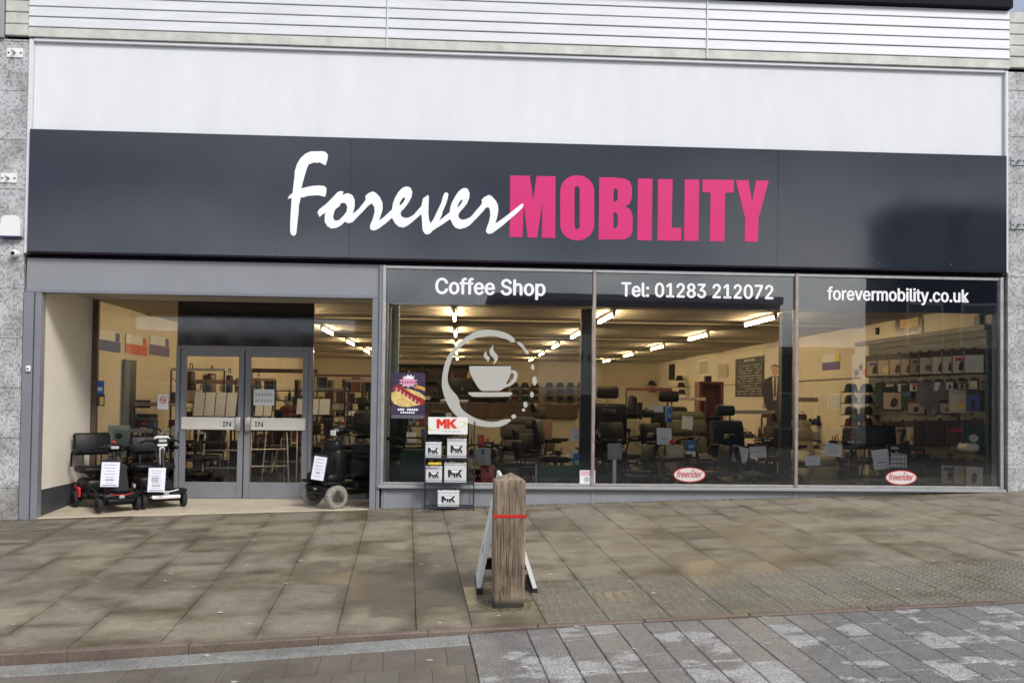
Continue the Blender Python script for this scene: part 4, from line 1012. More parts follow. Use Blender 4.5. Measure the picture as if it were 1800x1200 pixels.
# ------------------------------------------------------------------ mobility scooters
def wheel(mb_t, mb_r, x, y, z, r, w, side):
    X_ = T((x, y, z)) @ RY(90)
    mb_t.lathe([(r*.62, -w*.42), (r*.86, -w*.5), (r*.97, -w*.34), (r, 0), (r*.97, w*.34), (r*.86, w*.5), (r*.62, w*.42)], 22, X_)
    for k in range(20):
        mb_t.rbox(r*.985, 0, 0, r*.05, r*.13, w*.62, .004, X_ @ RZ(18*k+6) , 6, 4)
    mb_t.lathe([(r*.62, w*.42), (r*.60, 0), (r*.62, -w*.42)], 22, X_)
    mb_r.lathe([(.0, -w*.30), (r*.22, -w*.36), (r*.28, -w*.2), (r*.58, -w*.28), (r*.615, -w*.4), (r*.615, w*.4), (r*.58, w*.28), (r*.28, w*.2), (r*.22, w*.36), (.0, w*.30)], 18, X_)
    for k in range(5):
        a = 6.2832*k/5
        mb_r.rbox(0, 0, 0, r*.42, w*.5, w*.74, .006, X_ @ RZ(math.degrees(a)) @ T((r*.40, 0, 0)), 8, 4)
def scooter(name, label, loc, rz_, body='black', trim='black', rw=.11, fw=.10, tw=.06, tyre='rubber', rim='silver', L_=.82, wd=.46, seatz=.58, cowl=None, back=.42, headrest=False, tillerz=.86, arms=True, basket=False, group='mobility scooters', deck=False):
    t = thing(name, label, 'mobility scooter', loc, rz_, group)
    def wh(x, y, r, side):
        a, b = MB(), MB(); wheel(a, b, x, y, r, r, tw, side); o = a.build('wheel', M[tyre], t); b.build('rim', M[rim], o)
    for s in (-1, 1): wh(s*(wd/2), L_*.42, rw, s); wh(s*(wd/2-.01), -L_*.5, fw, s)
    ch = MB().rbox(0, -.02, fw+.045, wd*.62, L_*.95, .07, .03)
    for y_, r_ in ((L_*.42, rw), (-L_*.5, fw)): ch.tube([(-wd/2+.02, y_, r_), (wd/2-.02, y_, r_)], .018, 8)
    ch.build('chassis', M['black'], t)
    MB().rbox(0, -.10, fw+.085, wd*.72, L_*.5, .03, .012).build('floor_mat', M['rubber'], t)
    rc = MB().rbox(0, L_*.36, rw+.16, wd*.80, L_*.46, .24, .07); rc.rbox(0, L_*.36, rw+.05, wd*.9, L_*.36, .09, .04); rcv = rc.build('rear_cover', M[body], t)
    for s in (-1, 1): MB().rbox(s*wd*.43, L_*.40, rw+.13, .02, .16, .06, .01).build('side_trim', M[trim], rcv)
    for s in (-1, 1): MB().rbox(s*wd*.32, L_*.59, rw+.15, .10, .025, .05, .01).build('tail_light', M['redlens'], t)
    fc = MB()
    prof = [(-.10, .0), (.10, .0), (.13, .08), (.12, .20), (.07, .40), (-.0, .42), (-.07, .22), (-.115, .1)]
    if deck: prof = [(a, b*.42) for a, b in prof]
    fc.prism([(a, b) for a, b in prof], -wd*.23, wd*.23, T((0, -L_*.44, fw+.07)) @ Matrix(((0, 0, 1, 0), (1, 0, 0, 0), (0, 1, 0, 0), (0, 0, 0, 1))))
    fc.rbox(0, -L_*.52, fw+.10, wd*.92, .22, .09, .04)
    for s in (-1, 1): fc.rbox(s*wd*.43, -L_*.5, fw*2+.025, tw+.05, fw*2.0, .04, .02)
    f_ = fc.build('front_cowl', M[cowl or body], t)
    MB().rbox(0, -L_*.52-.115, fw+.10, .07, .02, .045, .01).build('headlight', M['silver'], f_)
    MB().rbox(0, -L_*.52-.10, fw+.05, wd*.7, .05, .05, .02).build('bumper', M[trim] if trim != 'red' else M['black'], t)
    MB().tube([(-wd*.30, -L_*.63, fw+.14), (-wd*.1, -L_*.645, fw+.12), (wd*.1, -L_*.645, fw+.12), (wd*.30, -L_*.63, fw+.14)], .008, 6).build('front_trim', M[trim], f_)
    tb = Vector((0, -L_*.46, fw+.38)); tt = Vector((0, -L_*.27, tillerz))
    ti = MB().tube([tb, tb.lerp(tt, .5), tt], [.034, .028, .026], 10).build('tiller', M[cowl or 'black'], t)
    MB().rbox(0, tt.y-.01, tt.z+.03, .20, .12, .085, .03, None).build('control_panel', M['black'], ti)
    cb = MB()
    for s in (-1, 1): cb.tube([(s*.06, tt.y+.02, tt.z+.02), (s*.09, tt.y-.10, tt.z-.12), (s*.05, tb.y+.02, tb.z+.06), (s*.03, tb.y+.05, tb.z-.08)], .006, 5)
    cb.tube([(-.16, tt.y+.01, tt.z+.02), (-.13, tt.y+.07, tt.z-.08), (-.02, tt.y+.0, tt.z-.15)], .005, 5)
    cb.build('cable', M['rubber'], ti)['kind'] = 'stuff'
    MB().box(-.05, .05, tt.y-.074, tt.y-.07, tt.z+.015, tt.z+.05).build('panel_label', M['inkgrey'], ti)
    MB().tube([(-.25, tt.y+.10, tt.z+.0), (-.20, tt.y+.02, tt.z+.03), (-.08, tt.y-.01, tt.z+.03), (.08, tt.y-.01, tt.z+.03), (.20, tt.y+.02, tt.z+.03), (.25, tt.y+.10, tt.z)], .014, 8).build('handlebar', M['black'], ti)
    for s in (-1, 1): MB().tube([(s*.20, tt.y-.01, tt.z+.05), (s*.21, tt.y-.03, tt.z+.15)], .006, 6).build('mirror_stalk', M['black'], ti)
    if trim == 'red': MB().rbox(.0, tt.y-.04, tt.z+.10, .05, .03, .035, .01).build('key_tag', M['red'], ti)
    sp_ = MB()
    for s in (-1, 1): sp_.tube([(s*wd*.2, L_*.18, rw+.28), (s*wd*.22, L_*.45, seatz-.06)], .012, 6).tube([(s*wd*.24, -L_*.1, fw+.10), (s*wd*.24, L_*.2, rw+.16)], .014, 6)
    sp_.build('seat_frame', M['darksteel'], t)
    MB().rbox(wd*.36, L_*.14, rw+.20, .03, .10, .03, .01).tube([(wd*.38, L_*.14, rw+.2), (wd*.44, L_*.06, rw+.27)], .008, 6).build('freewheel_lever', M['red'] if trim == 'red' else M['darksteel'], t)
    MB().tube([(0, L_*.30, rw+.26), (0, L_*.30, seatz-.03)], .03, 10).build('seat_post', M['darksteel'], t)
    sy = L_*.28
    MB().rbox(0, sy, seatz, wd*1.0, .42, .085, .04).build('seat', M['vinyl'], t)
    BX = T((0, sy+.20, seatz+.05)) @ RX(-11)
    bk = MB().rbox(0, 0, back*.5+.07, wd*.98, .085, back*.72, .042, BX).build('backrest', M['vinyl'], t)
    mb = MB()
    for s in (-1, 1): mb.tube([(s*.12, .03, -.05), (s*.12, .03, back*.5)], .012, 6, BX)
    mb.build('back_bracket', M['darksteel'], bk)
    if headrest: MB().rbox(0, -.0, back+.16, .27, .07, .13, .034, BX).build('headrest', M['vinyl'], t)
    if arms:
        for s in (-1, 1):
            a = MB().tube([(s*(wd*.5+.03), sy+.22, seatz+.03), (s*(wd*.5+.035), sy+.19, seatz+.21), (s*(wd*.5+.035), sy+.13, seatz+.24), (s*(wd*.5+.035), sy-.10, seatz+.24)], .013, 8).build('armrest', M['black'], t)
            MB().rbox(s*(wd*.5+.035), sy+.0, seatz+.258, .05, .25, .035, .016).build('arm_pad', M['vinyl'], a)
    if basket:
        b_ = MB(); by_ = -L_*.5-.08; bz_ = tillerz-.22
        for z in (0, .06, .12, .18):
            b_.tube([(-.17, by_-.11, bz_+z), (.17, by_-.11, bz_+z), (.17, by_+.1, bz_+z), (-.17, by_+.1, bz_+z), (-.17, by_-.11, bz_+z)], .004, 5)
        for k in range(8): x = -.17+k*.34/7; b_.tube([(x, by_-.11, bz_+.18), (x, by_-.11, bz_), (x, by_+.1, bz_), (x, by_+.1, bz_+.18)], .003, 5)
        b_.build('basket', M['darksteel'], t)
    return t
def card(name, label, x0, y0, x1, y1, Y, lines=7, ma='paper', tilt=0, rzz=0, group='price cards', back=False):
    p0, p1 = PY(x0, y1, Y), PY(x1, y0, Y); w, h = p1.x-p0.x, p1.z-p0.z
    t = thing(name, label, 'price card', ((p0.x+p1.x)/2, Y, p0.z), 0, group); t.rotation_euler = (R(-8), R(tilt), R(rzz))
    B(-w/2, w/2, -.002, .002, 0, h).build('sheet', M[ma], t)
    if back: B(-w/2-.01, w/2+.01, .0025, .006, 0, h+.03).build('backing_board', M['navy'], t)
    mb = MB(); rnd = random.Random(x0*7+y0)
    for k in range(lines):
        z = h*(.88-.72*k/max(1, lines-1)); ww = w*rnd.uniform(.22, .36)*(.8 if k == lines-2 else 1); hh = h*(.034 if k == lines-2 else .011)
        n_ = 5
        for j in range(n_):
            a = -ww+2*ww*j/n_; mb.box(a, a+2*ww/n_*.72, -.0032, -.002, z-hh, z+hh)
    o = mb.build('print', M['ink'], t); o['kind'] = 'stuff'
    if lines >= 7: B(-w*.40, w*.40, -.0034, -.002, h*.045, h*.075).build('foot_line', M['purple'], t)
    if lines >= 8: B(-w*.3, w*.1, -.0034, -.002, h*.40, h*.62).build('picture', M['inkgrey'], t)
    return t
p = PZ(190, 886, 0)
sc1 = scooter('mobility_scooter', 'black mobility scooter with red trim nearest the cream porch wall', (-4.66, .70, PF(-4.6, .7)+.002), 40, 'black', 'red', rw=.105, fw=.10, tw=.062, rim='whiteplastic', L_=.92, wd=.50, seatz=.50, back=.42, tillerz=.78)
MB().rbox(-.22, .50, .22, .05, .05, .13, .02).build('reflector', M['redlens'], sc1) if 0 else MB().rbox(-.235, .30, .20, .03, .12, .13, .012).build('side_reflector', M['redlens'], sc1)
card('price_card', 'white price card on the red-trimmed scooter by the porch wall', 176, 812, 209, 855, .12, back=True)
sc2 = scooter('mobility_scooter', 'black and white mobility scooter in the porch beside the door frame', (-4.10, 1.04, PF(-4, 1.0)+.002), 30, 'black', 'whiteplastic', rw=.10, fw=.10, tw=.06, L_=.88, wd=.52, seatz=.50, back=.34, tillerz=.84, arms=True, cowl=None, deck=True)
MB().rbox(0, -.44, .175, .40, .22, .075, .03).build('front_deck', M['whiteplastic'], sc2)
MB().tube([(0, -.385, .30), (0, -.315, .62)], .030, 10).build('tiller_sleeve', M['whiteplastic'], sc2) if 0 else MB().tube([(0, -.318, .56), (0, -.258, .78)], .036, 10).build('tiller_sleeve', M['whiteplastic'], sc2)
MB().prism([(-.055, 0), (.055, 0), (.10, .10), (.07, .135), (-.07, .135), (-.10, .10)], -.045, .045, T((0, -.245, .80)) @ UP).build('tiller_head', M['whiteplastic'], sc2)
card('price_card', 'white price card on the black and white scooter', 259, 822, 290, 864, .42, lines=8)
sc3 = scooter('mobility_scooter', 'large black mobility scooter with grey tyres half behind the porch post', (-1.34, .72, PF(-1.5, .6)+.002), -50, 'black', 'black', rw=.165, fw=.155, tw=.10, tyre='greytyre', rim='alu', L_=1.06, wd=.60, seatz=.64, back=.54, headrest=True, tillerz=.97)
MB().rbox(0, -.38, .52, .34, .20, .52, .08).rbox(0, -.52, .39, .56, .26, .14, .06).rbox(0, -.40, .78, .30, .16, .2, .06).build('front_shroud', M['black'], sc3)
MB().rbox(0, .30, .46, .58, .56, .30, .09).rbox(0, .02, .27, .54, .5, .12, .05).build('side_cover', M['black'], sc3)
MB().rbox(0, .30, .74, .62, .50, .14, .06).rbox(-.0, .50, 1.0, .60, .14, .46, .06).build('seat_cushion', M['vinyl'], sc3)
MB().box(-.06, .06, -.415, -.405, .93, 1.0, c=.003).build('dial_cover', M['whiteplastic'], sc3)
MB().rbox(.16, -.60, .30, .035, .03, .09, .01).build('indicator', mat('amber_lens', (.55, .22, .02), .3), sc3)
card('price_card', 'white price card on the large scooter with grey tyres', 545, 802, 570, 843, .10, lines=6, tilt=6, rzz=-18, back=True)
# ------------------------------------------------------------------ inside: lights
first = None; ROWX = [(4.73, 'the wall of packs'), (2.28, 'the middle of the shop'), (-.10, 'the coffee bar'), (-2.6, 'the doors')]
ORD = ['first', 'second', 'third', 'fourth', 'fifth', 'sixth', 'seventh', 'eighth', 'ninth', 'tenth', 'eleventh', 'twelfth']
def make_lamp():
    t = thing('fluorescent_light', '', 'ceiling light', (0, 0, 0), 0, 'fluorescent battens in rows')
    MB().box(-.03, .03, -.76, .76, .03, .07, c=.008).build('batten', M['lampbody'], t)
    for s in (-1, 1): B(-.02, .02, s*.755, s*.725, -.02, .031).build('end_cap', M['lampbody'], t)
    MB().tube([(0, -.72, 0), (0, .72, 0)], .019, 8).build('tube', M['tube'], t)
    return t
lamp0 = make_lamp()
for ri, (x, nm) in enumerate(ROWX):
    for k in range(5):
        loc = (x, 2.6+3.85*k, CZ-.075)
        lb = f'{ORD[k]} lit tube from the glass in the ceiling row above {nm}'
        if first is None: lamp0.location = loc; lamp0['label'] = lb; first = 1
        else: dup(lamp0, lb, loc)
# ------------------------------------------------------------------ builders for goods
def powerchair(name, label, loc, rz_, s=1., headrest=True, cloth='navy', group='power chairs'):
    t = thing(name, label, 'power chair', loc, rz_, group, s)
    for x in (-.26, .26):
        a, b = MB(), MB(); wheel(a, b, x, .12, .165, .165, .07, 1); o = a.build('wheel', M['rubber'], t); b.build('rim', M['silver'], o)
        a, b = MB(), MB(); wheel(a, b, x*.8, -.32, .09, .09, .045, 1); o = a.build('wheel', M['rubber'], t); b.build('rim', M['silver'], o)
    MB().rbox(0, 0, .22, .42, .62, .16, .05).build('base', M['black'], t)
    MB().tube([(0, 0, .28), (0, 0, .45)], .04, 8).build('seat_post', M['darksteel'], t)
    MB().rbox(0, 0, .50, .48, .46, .10, .045).build('seat', M[cloth], t)
    BX = T((0, .22, .52)) @ RX(-8)
    MB().rbox(0, 0, .30, .50, .10, .52, .05, BX).rbox(-.2, -.03, .28, .08, .09, .42, .035, BX).rbox(.2, -.03, .28, .08, .09, .42, .035, BX).build('backrest', M[cloth], t)
    if headrest:
        h = MB().rbox(0, 0, .70, .28, .09, .15, .04, BX).build('headrest', M['vinyl'], t); MB().tube([(0, .02, .5), (0, .02, .66)], .012, 6, BX).build('headrest_stem', M['alu'], h)
    for x in (-.28, .28):
        a = MB().tube([(x, .24, .60), (x, .20, .72), (x, -.16, .72)], .014, 8).build('armrest', M['black'], t); MB().rbox(x, .0, .745, .06, .34, .04, .018).build('arm_pad', M['vinyl'], a)
    MB().rbox(.28, -.22, .76, .06, .10, .05, .015).tube([(.28, -.24, .77), (.28, -.24, .84)], .008, 6).build('joystick', M['black'], t)
    MB().box(-.18, .18, -.52, -.34, .12, .135, c=.004).tube([(0, -.26, .25), (0, -.42, .13)], .02, 6).build('footplate', M['black'], t)
    return t
def wheelchair(name, label, loc, rz_, s=1.):
    t = thing(name, label, 'wheelchair', loc, rz_, None, s)
    for x in (-.27, .27):
        a = MB(); a.lathe([(.28, -.015), (.295, -.018), (.305, 0), (.295, .018), (.28, .015), (.28, -.015)], 26, T((x, .12, .305)) @ RY(90))
        for k in range(10): an = 6.2832*k/10; a.tube([(x, .12, .305), (x, .12+.285*math.cos(an), .305+.285*math.sin(an))], .003, 4)
        a.build('wheel', M['rubber'], t)
        a, b = MB(), MB(); wheel(a, b, x*.85, -.34, .1, .1, .035, 1); o = a.build('wheel', M['rubber'], t); b.build('rim', M['silver'], o)
    f = MB()
    for x in (-.23, .23):
        f.tube([(x, .22, .12), (x, .22, .95), (x, .34, .99)], .012, 8).tube([(x, .22, .52), (x, -.26, .52), (x, -.42, .14)], .012, 8).tube([(x, .22, .72), (x, -.12, .72), (x, -.14, .52)], .012, 8)
    f.build('frame', M['alu'], t)
    MB().rbox(0, 0, .54, .44, .44, .05, .024).build('seat', M['vinyl'], t); MB().rbox(0, .22, .76, .44, .04, .40, .02).build('backrest', M['vinyl'], t)
    for x in (-.23, .23): MB().rbox(x, .05, .74, .05, .26, .035, .016).build('arm_pad', M['vinyl'], t); B(x-.08, x+.08, -.52, -.38, .10, .115, c=.004).build('footplate', M['black'], t)
    return t
def recliner(name, label, loc, rz_, cloth='olive', s=1.):
    t = thing(name, label, 'armchair', loc, rz_, None, s)
    MB().rbox(0, 0, .22, .86, .78, .34, .05).build('base', M[cloth], t)
    MB().rbox(0, -.08, .46, .56, .62, .17, .07).build('seat', M[cloth], t)
    BX = T((0, .28, .42)) @ RX(-10)
    bk = MB().rbox(0, 0, .22, .62, .24, .34, .10, BX).rbox(0, -.02, .50, .62, .25, .30, .11, BX).build('backrest', M[cloth], t)
    MB().rbox(0, -.04, .66, .58, .20, .16, .08, BX).build('head_cushion', M[cloth], bk)
    for x in (-.38, .38): MB().rbox(x, -.04, .42, .18, .80, .46, .08).build('arm', M[cloth], t)
    return t
def walker(name, label, loc, rz_, group='walking frames by the doors'):
    t = thing(name, label, 'walking frame', loc, rz_, group)
    for x in (-.28, .28):
        MB().tube([(x*1.1, -.24, .0), (x, -.16, .84), (x, -.12, .88), (x, .1, .88), (x, .14, .84), (x*1.1, .22, .0)], .014, 8).build('side_frame', M['alu'], t)
        MB().tube([(x, -.1, .88), (x, .09, .88)], .02, 8).build('grip', M['rubber'], t)
    MB().tube([(-.285, -.18, .62), (.285, -.18, .62)], .013, 8).tube([(-.295, -.2, .35), (.295, -.2, .35)], .013, 8).build('cross_bar', M['alu'], t)
    return t
def hat(label, loc, cm, rz_=0, group='hats', s=1., proto=[None]):
    key = cm
    if key not in HATS:
        t = thing('hat', label, 'hat', loc, rz_, group, s)
        MB().lathe([(.0, .125), (.05, .123), (.08, .105), (.092, .06), (.098, .012), (.10, .0)], 16).build('crown', M[cm], t)
        MB().lathe([(.098, .0), (.125, -.006), (.155, -.014), (.160, -.010), (.125, .002), (.1, .006)], 20).build('brim', M[cm], t)
        HATS[key] = t; return t
    return dup(HATS[key], label, loc, rz_, s, group)
HATS = {}
# ------------------------------------------------------------------ right-hand wall of goods (wall plane X = 7)
WX = 6.99
def wy(px, py, X=WX): return PX(px, py, X)
# slatted display boards fixed to the wall
pb0, pb1 = wy(1738, 620), wy(1530, 640)
dw = thing('display_wall', 'slatted grey wall display hung with packs, in the uphill window', 'display rack', (WX, (pb0.y+pb1.y)/2, .1)); yc = (pb0.y+pb1.y)/2
zt = PX(1640, 606, WX).z
k = 0; z = .15
while z < zt: B(-.03, 0, pb0.y-yc, pb1.y-yc, z, z+.112).build('slat', M['peg'], dw); z += .12
B(-.06, .0, pb0.y-yc, pb1.y+.5-yc, zt+.02, zt+.09).build('top_rail', M['packdark'], dw)
RK = [0]
def pack(label, px, y0, y1, wpx, group, front, body, hook=True, d=.05, X=WX):
    a = wy(px, y0, X-.12); b = wy(px, y1, X-.12); h = a.z-b.z
    c0, c1 = wy(px-wpx/2, y0, X-.12), wy(px+wpx/2, y0, X-.12); w = max(.06, min(.4, c0.y-c1.y))
    t = thing('hanging_pack', label, 'pack', (X-.12, a.y, b.z), 0, group)
    MB().box(-d/2, d/2, -w*.5, w*.5, 0, h*.92, c=.008).build('box', M[body], t)
    MB().box(-w*.42, w*.42, -.0025, 0, h*.06, h*.70).build('printed_card', M[front], t, X=T((-d/2, 0, 0)) @ RZ(-90))
    if hook: MB().tube([(d, 0, h*.97), (-d*.8, 0, h*.97), (-d*.9, 0, h*1.0)], .004, 5).box(-.003, .003, -.02, .02, h*.9, h).build('hook', M['darksteel'], t)
    RK[0] += 1; kk = RK[0] % 4
    if kk == 1: MB().prism([(-w*.3, h*.5), (w*.3, h*.52), (w*.3, h*.64), (-w*.3, h*.62)], 0, .002, T((-d/2-.0026, 0, 0)) @ RZ(-90) @ UP).build('title', M[('red', 'bluecard', 'olive')[RK[0] % 3]], t)
    if kk == 2: MB().prism(ell(0, h*.3, w*.2, h*.13, 12), 0, .002, T((-d/2-.0026, 0, 0)) @ RZ(-90) @ UP).build('picture', M[('tan', 'inkgrey', 'bun')[RK[0] % 3]], t); t.rotation_euler = (0, R(random.uniform(-3, 3)), R(random.uniform(36, 54))); return t
    g = MB(); g.prism([(-w*.16, h*.18), (-w*.02, h*.13), (w*.1, h*.2), (w*.14, h*.42), (0, h*.52), (-w*.12, h*.4)], 0, .002, T((-d/2-.0026, 0, 0)) @ RZ(-90) @ UP); g.build('picture', M['inkblack'], t)
    # turn the face a little towards the street, as shop packs hang
    t.rotation_euler = (0, 0, R(random.uniform(38, 52)))
    return t
for k, px in enumerate((1540, 1560, 1580, 1600, 1617, 1634, 1656, 1674, 1692, 1713)):
    f = 'packcard' if k < 5 else 'packpale'
    pack(f'{ORD[k]} pack from the inner end of the top row on the slatted wall', px, 622-k*1.4, 663-k*.6, 16+k*.4, 'packs in the top row on the slatted wall', f, 'packdark')
for k, (px, y0, y1, wp, fr_, bd, nm) in enumerate(((1551, 668, 716, 10, 'green', 'hatgreen', 'narrow dark green bag'), (1573, 676, 722, 24, 'packcard', 'hatgreen', 'wide glossy green bag'), (1595, 672, 720, 10, 'green', 'hatgreen', 'second narrow dark green bag'), (1690, 680, 726, 22, 'packpale', 'silver', 'pale green and white pack'), (1712, 682, 722, 14, 'bluecard', 'packdark', 'dark blue pack'))):
    pack(nm+' in the second row of the slatted wall', px, y0, y1, wp, 'bags in the second row on the slatted wall', fr_, bd)
a = wy(1650, 670, WX-.2)
bg_ = thing('hanging_bag', 'large grey translucent bag tapering to a point on the slatted wall', 'bag', (WX-.2, a.y, wy(1650, 732, WX-.2).z)); hh = a.z-wy(1650, 732, WX-.2).z
MB().prism([(-.28, hh), (.28, hh*.96), (.22, hh*.55), (-.06, 0), (-.12, hh*.15), (-.3, hh*.4)], -.05, .05, RZ(-48) @ UP).build('bag', M['clearbag'], bg_)
MB().prism([(-.03, hh*.98), (.05, hh*.97), (.0, hh*.72), (-.05, hh*.74)], .051, .053, RZ(-48) @ UP).build('tag', M['packpale'], bg_)
for k, px in enumerate((1565, 1587, 1608, 1628, 1652, 1685, 1712)):
    f = 'packcard' if k < 3 else ('packdark' if k < 6 else 'green'); b_ = 'packdark'
    pack(f'{ORD[k]} pack from the inner end of the third row on the slatted wall', px, 737-k*.6, 783+k*.4, 15 if k < 3 else 21, 'packs in the third row on the slatted wall', f, b_)
for k, px in enumerate((1622, 1645, 1671, 1693, 1714)):
    f = 'hatgreen' if k < 2 else 'packpale'
    pack(f'{ORD[k]} pack from the inner end of the lowest row on the slatted wall', px, 800+k*1.2, 850+k*1.5, 18, 'packs in the lowest row on the slatted wall', f, 'packdark')
tag(MB().rbox(0, 0, 0, .2, .3, .12, .06).build('soft_pack', M['packpale'], None, loc=wy(1702, 786, WX-.16)), 'pale rolled cushion pack above the lowest row of packs', 'pack')
# hats in columns beyond the slatted wall
for c, (px, rows) in enumerate(((1496, (684, 704, 724, 744, 764, 784, 803)), (1523, (684, 704, 724, 744, 766)))):
    for r_, py in enumerate(rows):
        cm = 'hatgreen' if r_ < 3 else ('hatmaroon' if r_ < 5 else 'hatdark')
        loc = wy(px, py+4, WX-.2)
        hat(f'{ {"hatgreen":"dark green","hatmaroon":"maroon","hatdark":"charcoal"}[cm] } hat, {ORD[r_]} from the top of the {"inner" if c == 0 else "outer"} column beside the slatted wall', loc, cm, 0, 'hats in columns on the side wall', 1.12 if c == 0 else 1.05)
tag(MB().box(-.02, 0, -.02, .02, 0, 1.3).build('hat_rail', M['darksteel'], None, loc=wy(1499, 812, WX)), 'dark upright rail carrying the inner column of hats', 'rail')
def wallcard(name, label, cat, x0, y0, x1, y1, X, ma, sgn=-1):
    a, b = PX(x0, y0, X), PX(x1, y1, X); yc_ = (a.y+b.y)/2; w = abs(a.y-b.y); zt_, zb = PX((x0+x1)/2, y0, X).z, PX((x0+x1)/2, y1, X).z; h = zt_-zb
    t = thing(name, label, cat, (X, yc_, zb))
    B(0, .004*sgn, -w/2, w/2, 0, h).build('sheet', M[ma] if isinstance(ma, str) else ma, t)
    return t, w, h
t, w, h = wallcard('wall_card', 'purple and white card on the side wall inside the uphill window', 'card', 1446, 622, 1476, 650, 6.99, 'paper2')
B(-.006, -.004, -w*.5, w*.5, 0, h*.5).build('colour_block', M['purple'], t); B(-.006, -.004, -w*.46, -w*.22, h*.5, h*.95).build('picture', M['yellow'], t)
t, w, h = wallcard('wall_notice', 'white list of small print on the side wall beside the hats', 'notice', 1455, 693, 1477, 718, 6.99, 'paper2')
mb = MB()
for k in range(3):
    for j in range(5): mb.box(-.006, -.004, -w*.4+k*w*.3, -w*.4+k*w*.3+w*.2, h*(.1+.18*j), h*(.1+.18*j)+h*.1)
mb.build('print', M['inkgrey'], t)['kind'] = 'stuff'
t, w, h = wallcard('wall_emblem', 'three-petal red and dark emblem on the side wall above the hats', 'wall sign', 1501, 637, 1527, 665, 6.99, 'wall_in')
for (c, pts) in (('mkred', [(-.32, .1), (-.1, .3), (-.2, .62), (-.45, .45)]), ('olive', [(-.15, .7), (0, .95), (.15, .7), (0, .45)]), ('packdark', [(.1, .3), (.4, .1), (.45, .55), (.2, .62)])):
    MB().prism([(-a*w, b*h) for a, b in pts], .004, .008, RZ(-90) @ UP).build('petal', M[c], t)
t, w, h = wallcard('wall_poster', 'dark glossy picture with a yellow patch high on the side wall', 'picture', 1574, 552, 1622, 604, 6.99, mat('dark_photo', (.05, .03, .025), .25, .4, 6))
B(-.007, -.0045, -w*.38, w*.3, h*.55, h*.85).build('picture', mat('gold_photo', (.45, .28, .05), .3, .4, 12), t)
for px, py in ((1542, 582),):
    t = thing('wall_speaker', 'tiny dark sensor high on the side wall', 'sensor', PX(px, py, 6.98)); MB().rbox(0, 0, 0, .05, .09, .12, .02).build('case', M['black'], t); MB().tube([(0, 0, 0), (.02, 0, 0)], .02, 6).build('mount', M['black'], t)
# banner with the suited figure, chalkboard, cabinet
a, b = PX(1340, 590, 6.9), PX(1392, 590, 6.9)
t = thing('banner', 'tall cream banner lettered across the top on the side wall', 'banner', (6.93, PX(1362, 600, 6.93).y, PX(1362, 735, 6.93).z)); H_ = PX(1362, 588, 6.93).z-PX(1362, 735, 6.93).z
Wb = .95
B(-.006, .006, -Wb, Wb*.6, 0, H_).build('sheet', mat('banner_cloth', (.62, .57, .50), .7, .04, 3), t)
text('lettering', 'Stai', .62, .20, .002, M['inkgrey'], t, T((-.0075, Wb*.52, H_-.30)) @ RZ(-90) @ RX(90), bold=.005)
fgX = 6.6; p0 = PX(1362, 782, fgX); pt_ = PX(1360, 640, fgX); fh = pt_.z-p0.z
cf = thing('cutout_figure', 'life-size display cut-out of a man in a dark suit before the cream banner', 'standee', (fgX, p0.y, p0.z)); u_ = fh/1.8
X_ = RZ(-42) @ UP
def fp(name, pts, ma, z0=0, z1=.008): MB().prism([(a*u_, b*u_) for a, b in pts], z0, z1, X_).build(name, M[ma], cf)
fp('jacket', [(-.24, .82), (-.30, 1.25), (-.24, 1.46), (-.08, 1.53), (.08, 1.53), (.24, 1.46), (.30, 1.25), (.24, .82)], 'suit')
fp('trousers', [(-.2, .02), (-.19, .83), (.19, .83), (.2, .02), (.06, .02), (.0, .7), (-.06, .02)], 'suit', .0005, .0075)
fp('shirt', [(-.07, 1.51), (.07, 1.51), (.03, 1.0), (-.03, 1.0)], 'packpale', .008, .01); fp('tie', [(-.02, 1.5), (.02, 1.5), (.03, 1.1), (0, 1.04), (-.03, 1.1)], 'burg', .01, .012)
fp('head', ell(0, 1.64, .075, .105, 18), 'skin', .001, .009); fp('hair', [(-.10, 1.66), (-.09, 1.76), (0, 1.80), (.09, 1.76), (.10, 1.66), (.06, 1.73), (-.05, 1.74)], 'tan', .009, .011)
fp('hand', ell(-.26, .86, .04, .06, 10), 'skin', .008, .01); MB().box(-.25, .25, -.12, .16, -.03, .0).build('foot', M['black'], cf)
t, w, h = wallcard('chalkboard', 'black chalkboard menu with small chalk writing on the side wall', 'chalkboard', 1293, 628, 1342, 697, 6.98, 'chalk')
mb = MB(); rnd = random.Random(4)
for r_ in range(12):
    y_ = -w*.42
    while y_ < w*.38:
        l = rnd.uniform(.03, .13)
        if rnd.random() < .75: mb.box(-.006, -.004, y_, y_+l, h*(.06+.066*r_), h*(.06+.066*r_)+.022)
        y_ += l+.05
for k in range(4): mb.box(-.006, -.004, -w*.2+k*w*.1, -w*.2+k*w*.1+w*.07, h*.90, h*.96)
mb.build('chalk_writing', M['chalkwhite'], t)['kind'] = 'stuff'
def at(px, py, Y, z=None):
    p = PY(px, py, Y); return (p.x, Y, FZ if z is None else z)
